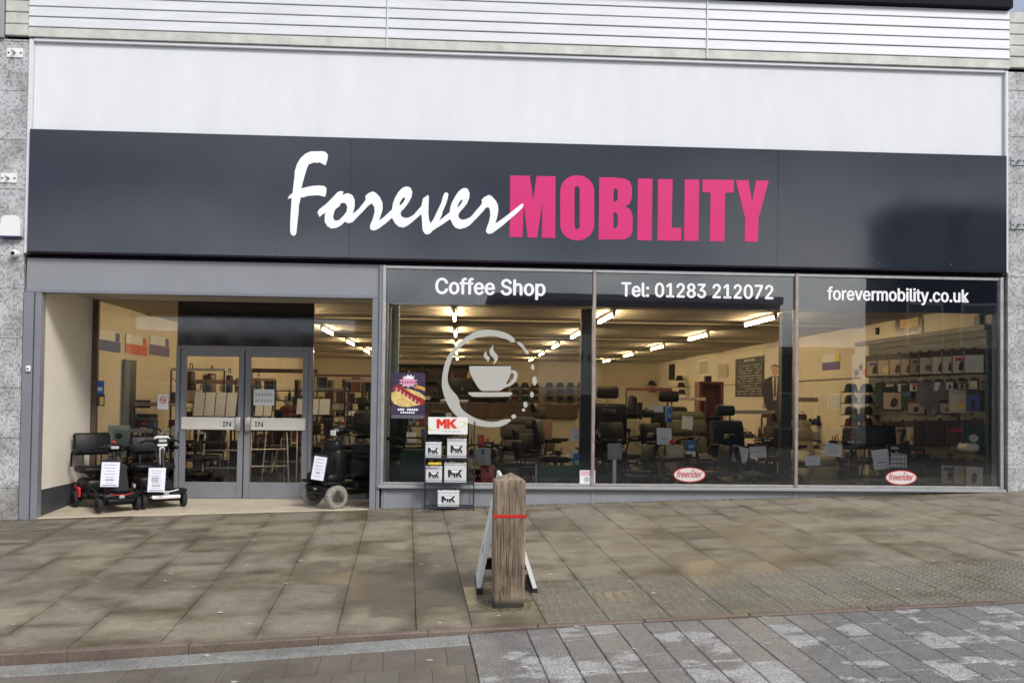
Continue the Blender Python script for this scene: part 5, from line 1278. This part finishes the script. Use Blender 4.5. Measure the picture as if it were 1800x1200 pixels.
# burgundy cabinet, back
p0, p1 = PY(1225, 735, 9.0), PY(1268, 671, 9.0)
t = thing('cabinet', 'burgundy cabinet with an open green shelf in the middle of the shop', 'cabinet', ((p0.x+p1.x)/2, 9.0, FZ)); w, h = (p1.x-p0.x), p1.z-FZ
MB().box(-w/2, -w/2+.06, -.2, .25, 0, h, c=.01).box(w/2-.06, w/2, -.2, .25, 0, h, c=.01).box(-w/2+.06, w/2-.06, -.2, .25, h-.06, h, c=.01).box(-w/2+.06, w/2-.06, .2, .25, 0, h-.06).build('carcass', M['burg'], t)
for z in (h*.32, h*.58): B(-w/2+.062, w/2-.062, -.18, .2, z, z+.03).build('shelf', M['greenboard'], t)  # shelf boards in plain green
B(-w*.2, w*.05, -.1, .05, h, h+.13, c=.01).build('cash_box', M['black'], t)
# coffee counter at the back left, panel front and dark top, dark wall behind
p0, p1 = PY(705, 735, 7.2), PY(1012, 735, 7.2)
zt = PY(850, 734, 7.2).z
ct_ = thing('coffee_counter', 'long cream-fronted coffee bar with a dark wooden top', 'counter', ((p0.x+p1.x)/2, 7.4, FZ)); w = p1.x-p0.x
for k in range(5): B(-w/2+k*w/5+.004, -w/2+(k+1)*w/5-.004, -.2, -.17, 0, zt-FZ-.002).build('front_panel', M['creampanel'], ct_)
B(-w/2, w/2, -.16, .3, 0, zt-FZ-.005).build('carcass', M['brownwood'], ct_); B(-w/2-.03, w/2+.03, -.26, .34, zt-FZ, PY(850, 708, 7.2).z-FZ, c=.01).build('worktop', M['brownwood'], ct_)
x0, x1 = PY(690, 700, 9.2).x, PY(893, 700, 9.2).x; zz = PY(800, 640, 9.2).z
bw = thing('back_bar', 'dark brown shelved wall behind the coffee bar', 'shelving', ((x0+x1)/2, 9.3, FZ)); w = x1-x0; hh = zz-FZ
B(-w/2, w/2, .0, .08, 0, hh).build('back_panel', M['brownwood'], bw)
for z in (hh*.5, hh*.66, hh*.82, hh-.04): B(-w/2, w/2, -.25, -.001, z, z+.035).build('shelf', M['brownwood'], bw)
for k in range(5): B(-w/2+k*(w-.04)/4, -w/2+k*(w-.04)/4+.04, -.27, -.251, 0, hh).build('upright', M['brownwood'], bw)
for k in range(16):
    lv_ = (hh*.5, hh*.66, hh*.82)[k % 3]+.036
    x = -w/2+.12+(k*.317 % (w-.3)); cl = random.choice(['silver', 'packdark', 'red', 'bun', 'black', 'whiteplastic'])
    t = tag(MB().lathe([(.045, 0), (.05, .01), (.05, .13), (.03, .17), (.018, .19), (.018, .22)], 12).build('jar', M[cl], None, loc=(bw.location.x+x, 9.18, FZ+lv_)), f'{ORD[k % 12]} {"short" if k < 12 else "spare"} jar along the shelves of the dark back bar', 'jar', 'jars on the back bar')
t = thing('coffee_machine', 'dark boxy coffee machine on the coffee bar', 'coffee machine', at(800, 700, 7.4, PY(850, 708, 7.2).z+.002))
MB().rbox(0, .05, .25, .7, .4, .5, .03).build('body', M['black'], t); MB().box(-.3, .3, -.2, .2, 0, .06, c=.01).build('drip_tray', M['alu'], t); MB().tube([(-.15, -.18, .28), (-.15, -.26, .27)], .02, 8).tube([(.15, -.18, .28), (.15, -.26, .27)], .02, 8).build('group_head', M['alu'], t)
# cream hat wall
x0, x1 = PY(892, 700, 9.2).x, PY(1058, 700, 9.2).x; zz = PY(960, 655, 9.2).z
hwl = thing('hat_display', 'cream slatted partition hung with rows of hats at the back', 'display rack', ((x0+x1)/2, 9.3, FZ)); w = x1-x0; z = .4
while z < zz-FZ: B(-w/2, w/2, 0, .04, z, z+.14).build('slat', M['wall_in'], hwl); z += .15
for x in (-w/2, w/2-.06): B(x, x+.06, .041, .1, 0, zz-FZ+.05).build('post', M['brownwood'], hwl)
for r_, py in enumerate((680, 692, 704, 716)):
    for c, px in enumerate((905, 923, 941, 966, 985, 1003, 1022)):
        p = PY(px, py, 9.05); cm = ('hatdark', 'hatdark', 'hatmaroon', 'hatgreen')[(r_*3+c) % 4]
        hat(f'{ORD[c]} small hat of the {ORD[r_]} row on the cream partition', (p.x, 9.08, p.z), cm, 0, 'hats on the cream partition', .82)
# seated customer, dark hair, seen from behind
p = PY(1111, 735, 9.6)
pe = thing('person', 'person with long dark hair in dark clothes standing with their back to the street', 'person', (p.x, 9.6, FZ), 0, None, 1.0)
me = bpy.data.meshes.new('body')
jv = [(0, 0, .84), (0, .02, 1.0), (0, .02, 1.2), (0, 0, 1.32), (0, -.02, 1.42), (0, -.01, 1.52),
      (-.16, .0, 1.26), (-.22, .05, 1.0), (-.20, .16, .80), (.16, .0, 1.26), (.22, .05, 1.0), (.20, .16, .80),
      (-.09, .0, .80), (-.10, .0, .45), (-.11, -.02, .08), (.09, .0, .80), (.10, .0, .45), (.11, -.02, .08), (-.12, .12, .04), (.12, .12, .04)]
je = [(0, 1), (1, 2), (2, 3), (3, 4), (4, 5), (2, 6), (6, 7), (7, 8), (2, 9), (9, 10), (10, 11), (0, 12), (12, 13), (13, 14), (14, 18), (0, 15), (15, 16), (16, 17), (17, 19)]
jr = [.15, .135, .14, .055, .085, .09, .08, .05, .035, .08, .05, .035, .095, .07, .045, .095, .07, .045, .035, .035]
me.from_pydata(jv, je, []); ob = link('body', me, pe); me.materials.append(M['darkcloth'])
md = ob.modifiers.new('skin', 'SKIN'); md.use_smooth_shade = True
for i, sv in enumerate(me.skin_vertices[0].data): sv.radius = (jr[i], jr[i]*.8); sv.use_root = (i == 0)
ob.modifiers.new('sub', 'SUBSURF').levels = 1
MB().lathe([(.0, 1.61), (.06, 1.595), (.105, 1.54), (.115, 1.45), (.125, 1.33), (.145, 1.20), (.12, 1.12), (.0, 1.12)], 18, T((0, -.035, 0))).build('hair', M['hair'], pe)
MB().lathe([(.0, 1.35), (.07, 1.37), (.085, 1.45), (.07, 1.54), (.0, 1.56)], 14, T((0, .035, 0))).build('face', M['skin'], pe)
p0, p1 = PY(1095, 790, 5.2), PY(1130, 737, 5.2)
tb = thing('cream_box', 'tall cream display box behind the scooters, below the standing person', 'box', ((p0.x+p1.x)/2, 5.2, FZ)); w = p1.x-p0.x
MB().box(-w/2, w/2, -.2, .2, 0, p1.z-FZ-.02, c=.01).build('carton', M['creampanel'], tb); B(-w/2-.005, w/2+.005, -.205, .205, p1.z-FZ-.019, p1.z-FZ, c=.005).build('lid', M['creampanel'], tb)
# window displays --------------------------------------------------
WB = .062
recliner('recliner', 'olive green recliner armchair behind the middle window', at(1222, 800, 3.4), 8, 'olive', 1.12)
recliner('recliner', 'taupe recliner armchair under the coffee cup sticker', at(905, 800, 3.2), -14, 'taupe', 1.02)
recliner('recliner', 'pale recliner seen past the uphill edge of the middle window', at(1424, 800, 4.2), 20, 'creampanel', 1.0)
oc = thing('salon_chair', 'brown padded chair with a headrest behind the first window', 'chair', at(946, 800, 4.0), -8)
MB().rbox(0, 0, .5, .46, .46, .1, .04).build('seat', M['red'], oc); MB().rbox(0, .2, .85, .46, .1, .55, .05).build('backrest', M['tan'], oc); MB().rbox(0, .2, 1.24, .25, .12, .2, .06).build('headrest', M['brownwood'], oc)
for x in (-.26, .26): MB().tube([(x, .2, .55), (x, .2, .72), (x, -.15, .72), (x, -.15, .5)], .018, 6).build('armrest', M['brownwood'], oc)
MB().lathe([(.26, 0), (.25, .03), (.05, .06), (.04, .45)], 14).build('pedestal', M['darksteel'], oc)
powerchair('power_chair', 'navy power chair with black headrest in the middle window', at(1293, 800, 1.6, WB), 10, 1.08)
powerchair('power_chair', 'black high-backed power chair with headrest far behind the middle window', at(1180, 780, 4.6), 160, 1.28, cloth='vinyl')
powerchair('power_chair', 'tall black power chair seen from behind next to the first mullion', at(1064, 780, 3.6), 175, 1.32, cloth='vinyl')
wheelchair('wheelchair', 'folded-armed black wheelchair beside the cream display box', at(1068, 790, 2.6), 30)
base = scooter('mobility_scooter', 'black scooter with white paper beside the first mullion in the window', at(1012, 800, .95, WB), 75, 'black', 'red', seatz=.62, back=.5, L_=.95, wd=.5, tillerz=.92, headrest=True, group='mobility scooters')
dup(base, 'black scooter with price papers behind the white pole card', at(1192, 800, 1.5, WB), 40, .95)
dup(base, 'low black scooter right behind the oval sticker of the middle window', at(1230, 830, .75, WB), -78, .72)
dup(base, 'black scooter just past the second mullion with a white card and basket of leaflets', at(1432, 800, .95, WB), 62, .93)
sw2 = scooter('mobility_scooter', 'black scooter above the oval sticker in the uphill window', at(1560, 800, .95, WB), -8, 'black', 'black', seatz=.62, back=.46, L_=.9, wd=.56, tillerz=.80, basket=True, group='mobility scooters')
sm_ = scooter('mobility_scooter', 'small folding scooter with a grey battery box behind the battery stand', at(853, 800, .62, WB), 4, 'red', 'red', rw=.09, fw=.09, L_=.7, wd=.38, seatz=.46, back=.2, tillerz=.80, arms=False)
p0, p1 = PY(835, 818, .25), PY(863, 787, .25)
t = thing('battery_box', 'light grey battery box on the small folding scooter', 'box', ((p0.x+p1.x)/2, .27, p0.z)); w, h = p1.x-p0.x, p1.z-p0.z
MB().rbox(0, 0, h/2, w, .12, h, .02).build('case', M['silver'], t); B(-.02, .02, -.064, -.0605, h*.62, h*.95).build('badge', M['bluecard'], t)
MB().tube([(-.06, 0, h-.005), (-.05, 0, h+.035), (.05, 0, h+.035), (.06, 0, h-.005)], .009, 6).build('handle', M['black'], t)
p = PY(845, 776, .3); t = thing('seat_light', 'red rounded tail lamp above the grey battery box', 'lamp', (p.x, .3, p.z-.06)); MB().rbox(0, 0, .07, .09, .05, .17, .025).build('lens', M['redlens'], t); MB().tube([(0, .0, 0), (0, .06, -.25)], .012, 6).build('stalk', M['black'], t)
# green shopping trolley
p = PY(728, 850, .45); zt = PY(728, 786, .45).z; hh = zt-.10
t = thing('shopping_trolley', 'dark green canvas shopping trolley behind the battery stand', 'shopping trolley', (p.x, .45, .07), 8)
pr = [(-.17, .10), (.17, .10), (.19, .35), (.185, hh-.06), (.15, hh), (-.15, hh), (-.185, hh-.06), (-.19, .35)]
bg2 = MB().prism(pr, -.12, .12, UP).build('bag', M['green'], t)
MB().rbox(0, -.13, .24, .28, .03, .2, .012).build('pocket', M['green'], bg2); B(-.192, .192, -.124, .124, .36, .375).build('seam', M['hatgreen'], bg2)
MB().tube([(-.12, .13, .06), (-.12, .15, hh+.10), (-.10, .15, hh+.15), (.10, .15, hh+.15), (.12, .15, hh+.10), (.12, .13, .06)], .011, 8).build('handle', M['black'], t)
for x in (-.15, .15):
    a, b = MB(), MB(); wheel(a, b, x, .12, .075, .075, .03, 1); o = a.build('wheel', M['rubber'], t); b.build('rim', M['silver'], o)
p0, p1 = PY(943, 852, .35), PY(1016, 817, .35)
t = thing('green_board', 'low dark green board with a white edge at the foot of the window', 'board', ((p0.x+p1.x)/2, .36, .065)); w = p1.x-p0.x
B(-w/2, w/2, -.012, .012, 0, p1.z-.07, c=.002).build('panel', M['greenboard'], t); B(-w/2-.012, -w/2-.001, -.014, .014, 0, p1.z-.068).build('edge', M['whiteplastic'], t)
# papers and small cards inside the window
def icard(label, x0, y0, x1, y1, Y, tilt=0, lines=5, ma='paper'): return card('price_card', label, x0, y0, x1, y1, Y, lines, ma, tilt)
icard('white paper on the scooter beside the first mullion', 1003, 751, 1024, 775, .45)
icard('white paper on the scooter behind the pole card', 1155, 752, 1181, 781, .9)
icard('crumpled white leaflets on the navy power chair', 1283, 784, 1312, 812, .8, 14)
icard('white card on the basket by the navy power chair', 1319, 784, 1348, 804, .75, -4, 3)
icard('white card on the low scooter past the second mullion', 1416, 801, 1442, 818, .5, -2, 3)
icard('printed leaflet leaning on the scooter basket past the second mullion', 1448, 779, 1479, 801, .55, 8)
icard('white leaflet on the scooter above the oval sticker', 1537, 790, 1566, 824, .42, -6)
icard('folded white leaflet beside the leaflet above the oval sticker', 1566, 797, 1594, 822, .46, 4)
icard('small pale card on the chair arm far behind the middle window', 1141, 712, 1166, 724, 2.2, 0, 2, 'paper2')
icard('white carton lid beside the olive recliner', 1198, 731, 1217, 754, 2.6, 6, 2, 'paper2')
p0, p1 = PY(1068, 807, .3), PY(1093, 779, .3)
t = thing('pole_card', 'grey card on a white pole standing in the middle window', 'price card', ((p0.x+p1.x)/2, .3, .062)); w = p1.x-p0.x
B(-w/2, w/2, -.003, .003, p0.z-.062, p1.z-.062).build('sheet', mat('grey_card', (.32, .32, .34), .7), t); B(-.022, .022, -.008, .008, .0, p0.z-.063).build('pole', M['whiteplastic'], t); MB().box(-.1, .1, -.08, .08, 0, .012, c=.003).build('foot', M['whiteplastic'], t)
mb = MB()
for k in range(4): mb.box(-w*.3, w*.3, -.004, -.003, p1.z-.10-k*.035, p1.z-.092-k*.035)
mb.build('print', M['inkgrey'], t)['kind'] = 'stuff'
for (x0, y0, x1, y1, Y, ma, lb, nm) in ((1173, 783, 1202, 803, .7, 'creampanel', 'cream carton in the middle window beside the blue bottle', 'carton'), (1207, 774, 1223, 792, .72, 'blue', 'blue wrapped pack in the middle window', 'wrapped_pack'), (1206, 793, 1223, 802, .72, 'whiteplastic', 'small white box under the blue wrapped pack', 'carton'), (1004, 790, 1016, 806, .40, 'paper2', 'small white pack beside the first mullion', 'wrapped_pack'), (1008, 797, 1020, 824, .36, 'blue', 'blue leaflet hanging beside the first mullion', 'leaflet'), (1172, 715, 1182, 742, 2.2, 'blue', 'bright blue strap bag far behind the middle window', 'strap_bag')):
    a, b = PY(x0, y1, Y), PY(x1, y0, Y); w, h = b.x-a.x, b.z-a.z
    t = thing(nm, lb, 'box' if nm == 'carton' else 'pack', ((a.x+b.x)/2, Y, a.z))
    MB().rbox(0, .06, h/2, w, .12, h, .012).build('wrapper', M[ma], t); B(-w*.3, w*.3, -.0015, .0, h*.3, h*.55).build('print', M['inkgrey'], t)
p = PY(1182, 776, .7); t = thing('tail_lamp', 'glowing pink-red scooter lamp in the middle window', 'lamp', (p.x, .7, p.z-.03)); MB().rbox(0, 0, .03, .09, .06, .07, .03).build('lens', M['redlens'], t); MB().tube([(0, .02, 0), (0, .05, -.2)], .01, 6).build('stalk', M['black'], t)
# left side, seen through the porch glass and doors
for (x0, y0, x1, y1, ma, lb) in ((168, 581, 211, 617, 'bluecard', 'blue and white card on the wall behind the porch glass'), (221, 590, 258, 623, 'orange', 'orange and white card on the wall behind the porch glass'), (264, 591, 297, 625, 'purple', 'purple and white card on the wall behind the porch glass')):
    t, w, h = wallcard('wall_card', lb, 'card', x0, y0, x1, y1, -5.24, 'paper2', 1)
    B(.004, .006, -w*.5, w*.5, 0, h*.52).build('colour_block', M[ma], t); B(.004, .006, w*.28, w*.46, h*.53, h*.95).build('picture', M[ma], t)
t, w, h = wallcard('wall_panel', 'tall dark blue-grey panel on the wall behind the porch glass', 'panel', 217, 632, 236, 800, -5.22, 'coldark', 1)
B(.004, .03, -w*.5, -w*.42, 0, h).build('edge', M['coldark'], t)
for k, (px, Y, rz_) in enumerate(((470, 3.4, 20), (500, 4.6, -10), (365, 5.2, 35), (395, 3.0, 5), (455, 6.2, 0), (520, 5.6, 30))):
    if k == 0: wk0 = walker('walking_frame', 'first aluminium walking frame in from the doors', at(px, 800, Y), rz_)
    else: dup(wk0, f'{ORD[k]} aluminium walking frame in from the doors', at(px, 800, Y), rz_)
powerchair('power_chair', 'black power chair just inside the hinged edge of the doors', at(352, 800, 2.9), -30, 1.0, headrest=False, cloth='vinyl')
wheelchair('wheelchair', 'black wheelchair inside the doors behind the push plates', at(480, 800, 5.0), -20)
dup(base, 'black scooter inside the porch glass behind the white-headed scooter', at(250, 800, 3.0, FZ), 20, 1.0)
dup(base, 'black scooter inside the glass beside the large grey-tyred scooter', at(618, 800, 3.4, FZ), -20, 1.05)
recliner('recliner', 'dark tan recliner deep inside the doors', at(505, 800, 7.5), -10, 'burg', 1.1)
# slanted white display boards with black lines
for lb, x0, x1, y0, y1, Y in (('row of slanted white display boards inside the closed door leaf', 338, 415, 688, 731, 3.6), ('slanted white display board inside the opening door leaf', 447, 478, 690, 731, 3.8), ('white peaked display board beyond the doors', 520, 580, 700, 728, 4.4)):
    a, b = PY(x0, y1, Y), PY(x1, y0, Y); w, h = b.x-a.x, b.z-a.z
    t = thing('display_board', lb, 'display board', ((a.x+b.x)/2, Y, FZ)); n = max(2, round(w/.17))
    for k in range(n): MB().box(-w/2+k*w/n+.008, -w/2+(k+1)*w/n-.008, -.01, .01, 0, h, c=.002, X=T((0, 0, a.z-FZ)) @ RX(-18)).build('panel', M['paper2'], t)
    for x in (-w*.4, w*.4): MB().tube([(x, .0, 0), (x, .0, a.z-FZ)], .02, 6).build('leg', M['black'], t)
    MB().box(-w/2, w/2, .012, .03, 0, h, X=T((0, 0, a.z-FZ)) @ RX(-18)).build('backing', M['black'], t)
# goods hung on the far left wall: bags and sticks
for k in range(9):
    y_ = 6.2+k*.75; z_ = 1.75 if k % 2 == 0 else 1.35
    t = thing('wall_bag', f'{ORD[k]} dark bag hung along the wall seen through the doors', 'bag', (-5.12, y_, z_), 0, 'bags hung on the wall inside the doors')
    MB().rbox(0, 0, -.05*(k % 3), .10, .30+.06*(k % 4), .42+.1*(k % 3), .045).build('bag', M[('vinyl', 'navy', 'packdark')[k % 3]], t); MB().tube([(0, -.1, .25), (0, -.06, .36), (0, .06, .36), (0, .1, .25)], .01, 6).build('strap', M['black'], t)
for k in range(5):
    x = -4.6+k*.85
    t = thing('stock_shelf', f'{ORD[k]} dark stock shelf unit across the back behind the doors', 'shelving', (x, 12.5, FZ), 0, 'stock shelves behind the doors')
    for z in (.1, .6, 1.1, 1.6): B(-.4, .4, -.2, .2, z, z+.03).build('shelf', M['brownwood'], t)
    for s in (-.4, .37): B(s, s+.03, -.2, .2, 0, 1.9).build('side', M['brownwood'], t)
    for j in range(6): B(-.36+.24*(j % 3), -.16+.24*(j % 3), -.18, .1, (.13, .63, 1.13, 1.63)[(j+k) % 4], (.13, .63, 1.13, 1.63)[(j+k) % 4]+.25+.05*(j % 3), c=.006).build('stock_box', M[('packcard', 'burg', 'silver', 'navy', 'packdark', 'bun')[(j+k) % 6]], t)
# wire along the walls with a few hanging cards at the far right
for k, (px, py) in enumerate(((1150, 676), (1152, 688), (1200, 668), (1203, 680), (1204, 692))):
    p = PX(px, py, 6.9); hat(f'{ORD[k]} dark hat on the side wall near the burgundy cabinet', (6.8, p.y, p.z), 'hatdark', 0, 'hats near the burgundy cabinet', 1.15)
for (x0, y0, x1, y1, ma, lb) in ((1228, 632, 1246, 660, 'paper2', 'pale notice on the side wall left of the chalkboard'), (1262, 640, 1280, 664, 'packcard', 'tan picture card on the side wall beside the chalkboard'), (1112, 655, 1124, 690, 'packdark', 'narrow dark frame on the far end of the side wall'), (1130, 652, 1142, 688, 'tan', 'narrow tan frame on the far end of the side wall'), (1176, 640, 1186, 668, 'black', 'slim black speaker high on the far side wall')):
    t, w, h = wallcard('wall_card', lb, 'card', x0, y0, x1, y1, 6.99, ma)
    B(-.012, -.0045, -w*.42, w*.42, h*.1, h*.9).build('picture', M['creampanel' if ma != 'black' else 'vinyl'], t)
tag(MB().tube([(6.975, 4.0, 1.95), (6.975, 9, 1.94), (6.975, 20.9, 1.96)], .008, 5).build('wall_cable', M['black']), 'thin dark cable run along the side wall at head height', 'cable')
# ------------------------------------------------------------------ more stock: the shop is packed
def stock(mb, k, x, y, z, s, rnd):
    q = rnd.random()
    if q < .3: a, b, c = rnd.uniform(.05, .11)*s, rnd.uniform(.05, .09)*s, rnd.uniform(.10, .26)*s; mb.box(x-a, x+a, y-b, y+b, z, z+c, c=.006)
    elif q < .5: r = rnd.uniform(.03, .055)*s; h = rnd.uniform(.12, .26)*s; mb.lathe([(r, 0), (r, h*.7), (r*.45, h*.82), (r*.45, h)], 10, T((x, y, z)))
    elif q < .72: a, h = rnd.uniform(.07, .13)*s, rnd.uniform(.16, .3)*s; mb.rbox(x, y, z+h*.5, a*2, .1*s, h, .035, None, 8, 6); mb.tube([(x-a*.5, y, z+h), (x-a*.3, y, z+h*1.25), (x+a*.3, y, z+h*1.25), (x+a*.5, y, z+h)], .007, 5)
    else:
        for sx_ in (-.05, .05): mb.rbox(x+sx_*s, y-.02, z+.035*s, .075*s, .24*s, .07*s, .03, T((0, 0, 0)), 8, 4); mb.rbox(x+sx_*s, y+.06, z+.06*s, .075*s, .10*s, .11*s, .03, None, 8, 4)
PAL = ['black', 'vinyl', 'navy', 'packdark', 'hatdark', 'brownwood', 'black', 'vinyl', 'packdark', 'burg', 'packcard', 'silver', 'bluecard', 'hatgreen', 'paper2', 'black']
def stand(label, px, Y, w, h, seed, rows=4, rz_=0):
    rnd = random.Random(seed); t = thing('stock_stand', label, 'display stand', at(px, 800, Y), rz_, 'stock stands on the shop floor')
    for sx_ in (-w/2, w/2):
        MB().tube([(sx_, .0, 0), (sx_, .0, h)], .016, 6).build('upright', M['darksteel'], t)
    MB().tube([(-w/2, .05, h*.93), (w/2, .05, h*.45)], .006, 5).build('brace', M['darksteel'], t)
    for r_ in range(rows):
        z = .1+r_*(h-.25)/rows; B(-w/2, w/2, -.16, .05, z, z+.02).build('shelf', M['darksteel'], t)
        n = max(2, int(w/.2))
        for k in range(n):
            mb = MB(); stock(mb, k, -w/2+(k+.5)*w/n+rnd.uniform(-.02, .02), -.06, z+.021, .95, rnd); mb.build('stock_item', M[rnd.choice(PAL)], t)
    B(-w/2, w/2, -.012, .012, h-.01, h+.03+.05*rnd.random(), c=.004).build('header', M[rnd.choice(['packdark', 'burg', 'silver', 'packcard'])], t)
for i, (px, Y, w, h, lb) in enumerate(((345, 4.4, .9, 1.9, 'dark stock stand nearest the hinged edge of the closed door leaf'), (392, 6.4, 1.1, 1.7, 'dark stock stand deeper behind the closed door leaf'), (447, 4.9, .7, 1.75, 'narrow dark stock stand behind the meeting of the doors'), (498, 7.0, 1.3, 1.95, 'wide dark stock stand behind the opening door leaf'), (566, 5.4, .9, 1.6, 'dark stock stand behind the glass beside the doors'), (606, 7.4, 1.3, 1.9, 'wide stock stand deep behind the glass beside the doors'), (644, 5.0, .8, 1.75, 'dark stock stand beside the grey porch post'),
        (712, 3.6, .8, 1.45, 'dark stock stand behind the green shopping trolley'), (766, 5.6, 1.2, 1.5, 'low dark stock stand in front of the coffee bar'), (1140, 8.2, 1.0, 1.7, 'stock stand beyond the standing person'), (1206, 7.0, .8, 1.5, 'dark stock stand just before the burgundy cabinet'), (1322, 6.2, .9, 1.25, 'low stock stand under the chalkboard'), (1376, 5.0, .8, 1.2, 'low stock stand in front of the suited cut-out'), (1418, 6.0, .8, 1.5, 'stock stand seen just past the second mullion'), (280, 3.2, .8, 1.3, 'low dark stock stand behind the no-smoking notice'), (232, 2.6, .6, .9, 'low stock stand behind the pale green poster'))):
    stand(lb, px, Y, w, h, 20+i, 4 if h > 1.4 else 3)
for px, Y, rz_, s_, lb in ((1112, 2.1, 30, .95, 'dark scooter behind the white pole, before the cream display box'), (1098, .8, -70, .72, 'low dark scooter at the foot of the white pole'), (1356, 2.0, -30, .92, 'dark scooter under the suited cut-out'), (1345, .75, 80, .72, 'low dark scooter at the uphill foot of the middle window'), (958, 1.1, 70, .74, 'low dark scooter behind the low green board'), (900, 1.5, -40, .80, 'dark scooter hidden behind the timber bollard top'), (790, 1.7, 20, .9, 'dark scooter behind the upper batteries of the stand'), (1500, 1.7, -30, .92, 'dark scooter under the columns of hats'), (1650, 1.1, 60, .78, 'low dark scooter beneath the lowest row of packs'), (1705, .8, -60, .70, 'low dark scooter in the uphill corner of the last window'), (1140, .7, 95, .66, 'low scooter with red lamps at the foot of the middle window')):
    dup(base, lb, at(px, 800, Y, WB), rz_, s_)
for k, px in enumerate((1612, 1650, 1668)):
    pack(f'{ORD[k]} extra dark pack wedged between the rows of the slatted wall', px, 700, 728, 16, 'extra packs between the rows', 'packcard', 'packdark')
for k in range(8):
    px = 1560+k*21
    pack(f'{ORD[k]} small pale pack of the short row under the top row of packs', px+6, 669-k*.9, 690-k*.7, 8, 'short row under the top row of packs', 'packpale' if k % 3 else 'packcard', 'packdark')
for k in range(7):
    px = 1545+k*12
    pack(f'{ORD[k]} small dark pack of the short row above the lowest row', px, 786, 806, 8, 'short row above the lowest row of packs', 'packcard' if k % 2 else 'hatgreen', 'packdark')
# ------------------------------------------------------------------ the other side of the street, seen mirrored in the sign and the glass
def block(name, label, x0, x1, y0, y1, z1, ma, nx, nz, wz0=3.6, wh=1.4, front=None):
    t = thing(name, label, 'building', ((x0+x1)/2, y0, -.8)); inv = T((-(x0+x1)/2, -y0, .8))
    def A_(nm, mb, m_): o = mb.build(nm, m_, t); o.matrix_parent_inverse = inv; return o
    A_('wall', MB().box(x0, x1, y1, y0, -.8, z1), ma); A_('parapet', MB().box(x0-.1, x1+.1, y1, y0+.1, z1+.001, z1+.25, c=.02), M['conc'])
    for i in range(nx):
        for j in range(nz):
            cx_ = x0+(i+.5)*(x1-x0)/nx; z = wz0+j*2.8; w_ = (x1-x0)/nx*.3
            o = A_('window', MB().box(cx_-w_-.08, cx_+w_+.08, y0-.02, y0+.03, z-.08, z+wh+.08, c=.01), M['upvc'])
            q_ = MB().box(cx_-w_, cx_+w_, y0+.031, y0+.04, z, z+wh).build('pane', M['winglass'], o)
    return t, A_
tq, A_ = block('office_block', 'dark clad block across the street mirrored at the uphill end of the sign', 15.3, 27, -20, -22.6, 8.3, M['conc2'], 6, 2)
t, A_ = block('convenience_store', 'low convenience store across the street mirrored in the shop windows', 1.0, 11.1, -20, -30, 4.9, M['brick'], 3, 0)
A_('render_front', MB().box(2.7, 4.7, -19.99, -19.86, 1.7, 3.75, c=.01), M['shopwhite'])
A_('fascia', MB().box(4.75, 10.6, -19.99, -19.8, 2.5, 3.3, c=.01), M['greenboard'])
o = A_('shop_glass', MB().box(1.4, 10.4, -19.98, -19.93, -.3, 1.65), M['winglass'])
tx = text('lettering', 'Nisa local', 1.75, .32, .02, M['inkblack'], t, T((4.30, -19.855, 2.82)) @ RZ(180) @ RX(90), bold=.02); tx.matrix_parent_inverse = T((-5.25, 20, .8))
block('terrace_house', 'low brick house across the street mirrored in the porch glass', -16, -4.2, -24, -33, 3.9, M['brick'], 5, 1, .6, 1.3)
block('corner_shop', 'dark green fronted shop across the street mirrored in the first window', -4.0, .9, -20.5, -30, 4.5, M['greenboard'], 2, 0)
block('side_house', 'plain low house between the store and the dark block across the street', 11.2, 14.5, -22, -30, 3.3, M['conc2'], 2, 1, .6, 1.2)
tg = thing('street_tree', 'bare winter tree across the street mirrored in the uphill window', 'tree', (13.0, -20.6, -.7), 0, None, .62)
tr = MB(); tr.tube([(0, 0, 0), (.05, 0, 1.6), (0, .05, 3)], [.16, .12, .09], 10); tr.build('trunk', M['brownwood'], tg)
br = MB(); rnd = random.Random(3)
def branch(p, d, l, r, n):
    q_ = p+d*l; br.tube([p, p.lerp(q_, .5)+Vector((rnd.uniform(-.08, .08),)*3)*l, q_], [r, r*.8, r*.55], 5)
    if n: 
        for k in range(3): branch(p.lerp(q_, rnd.uniform(.6, 1)), (d+Vector((rnd.uniform(-.8, .8), rnd.uniform(-.8, .8), rnd.uniform(-.2, .6)))).normalized(), l*rnd.uniform(.6, .8), r*.55, n-1)
for k in range(4): branch(Vector((0, .05, 2.6+.1*k)), Vector((math.cos(k*1.7), math.sin(k*1.7), 1.1)).normalized(), 1.4, .06, 4)
br.build('branches', M['brownwood'], tg)['kind'] = 'stuff'
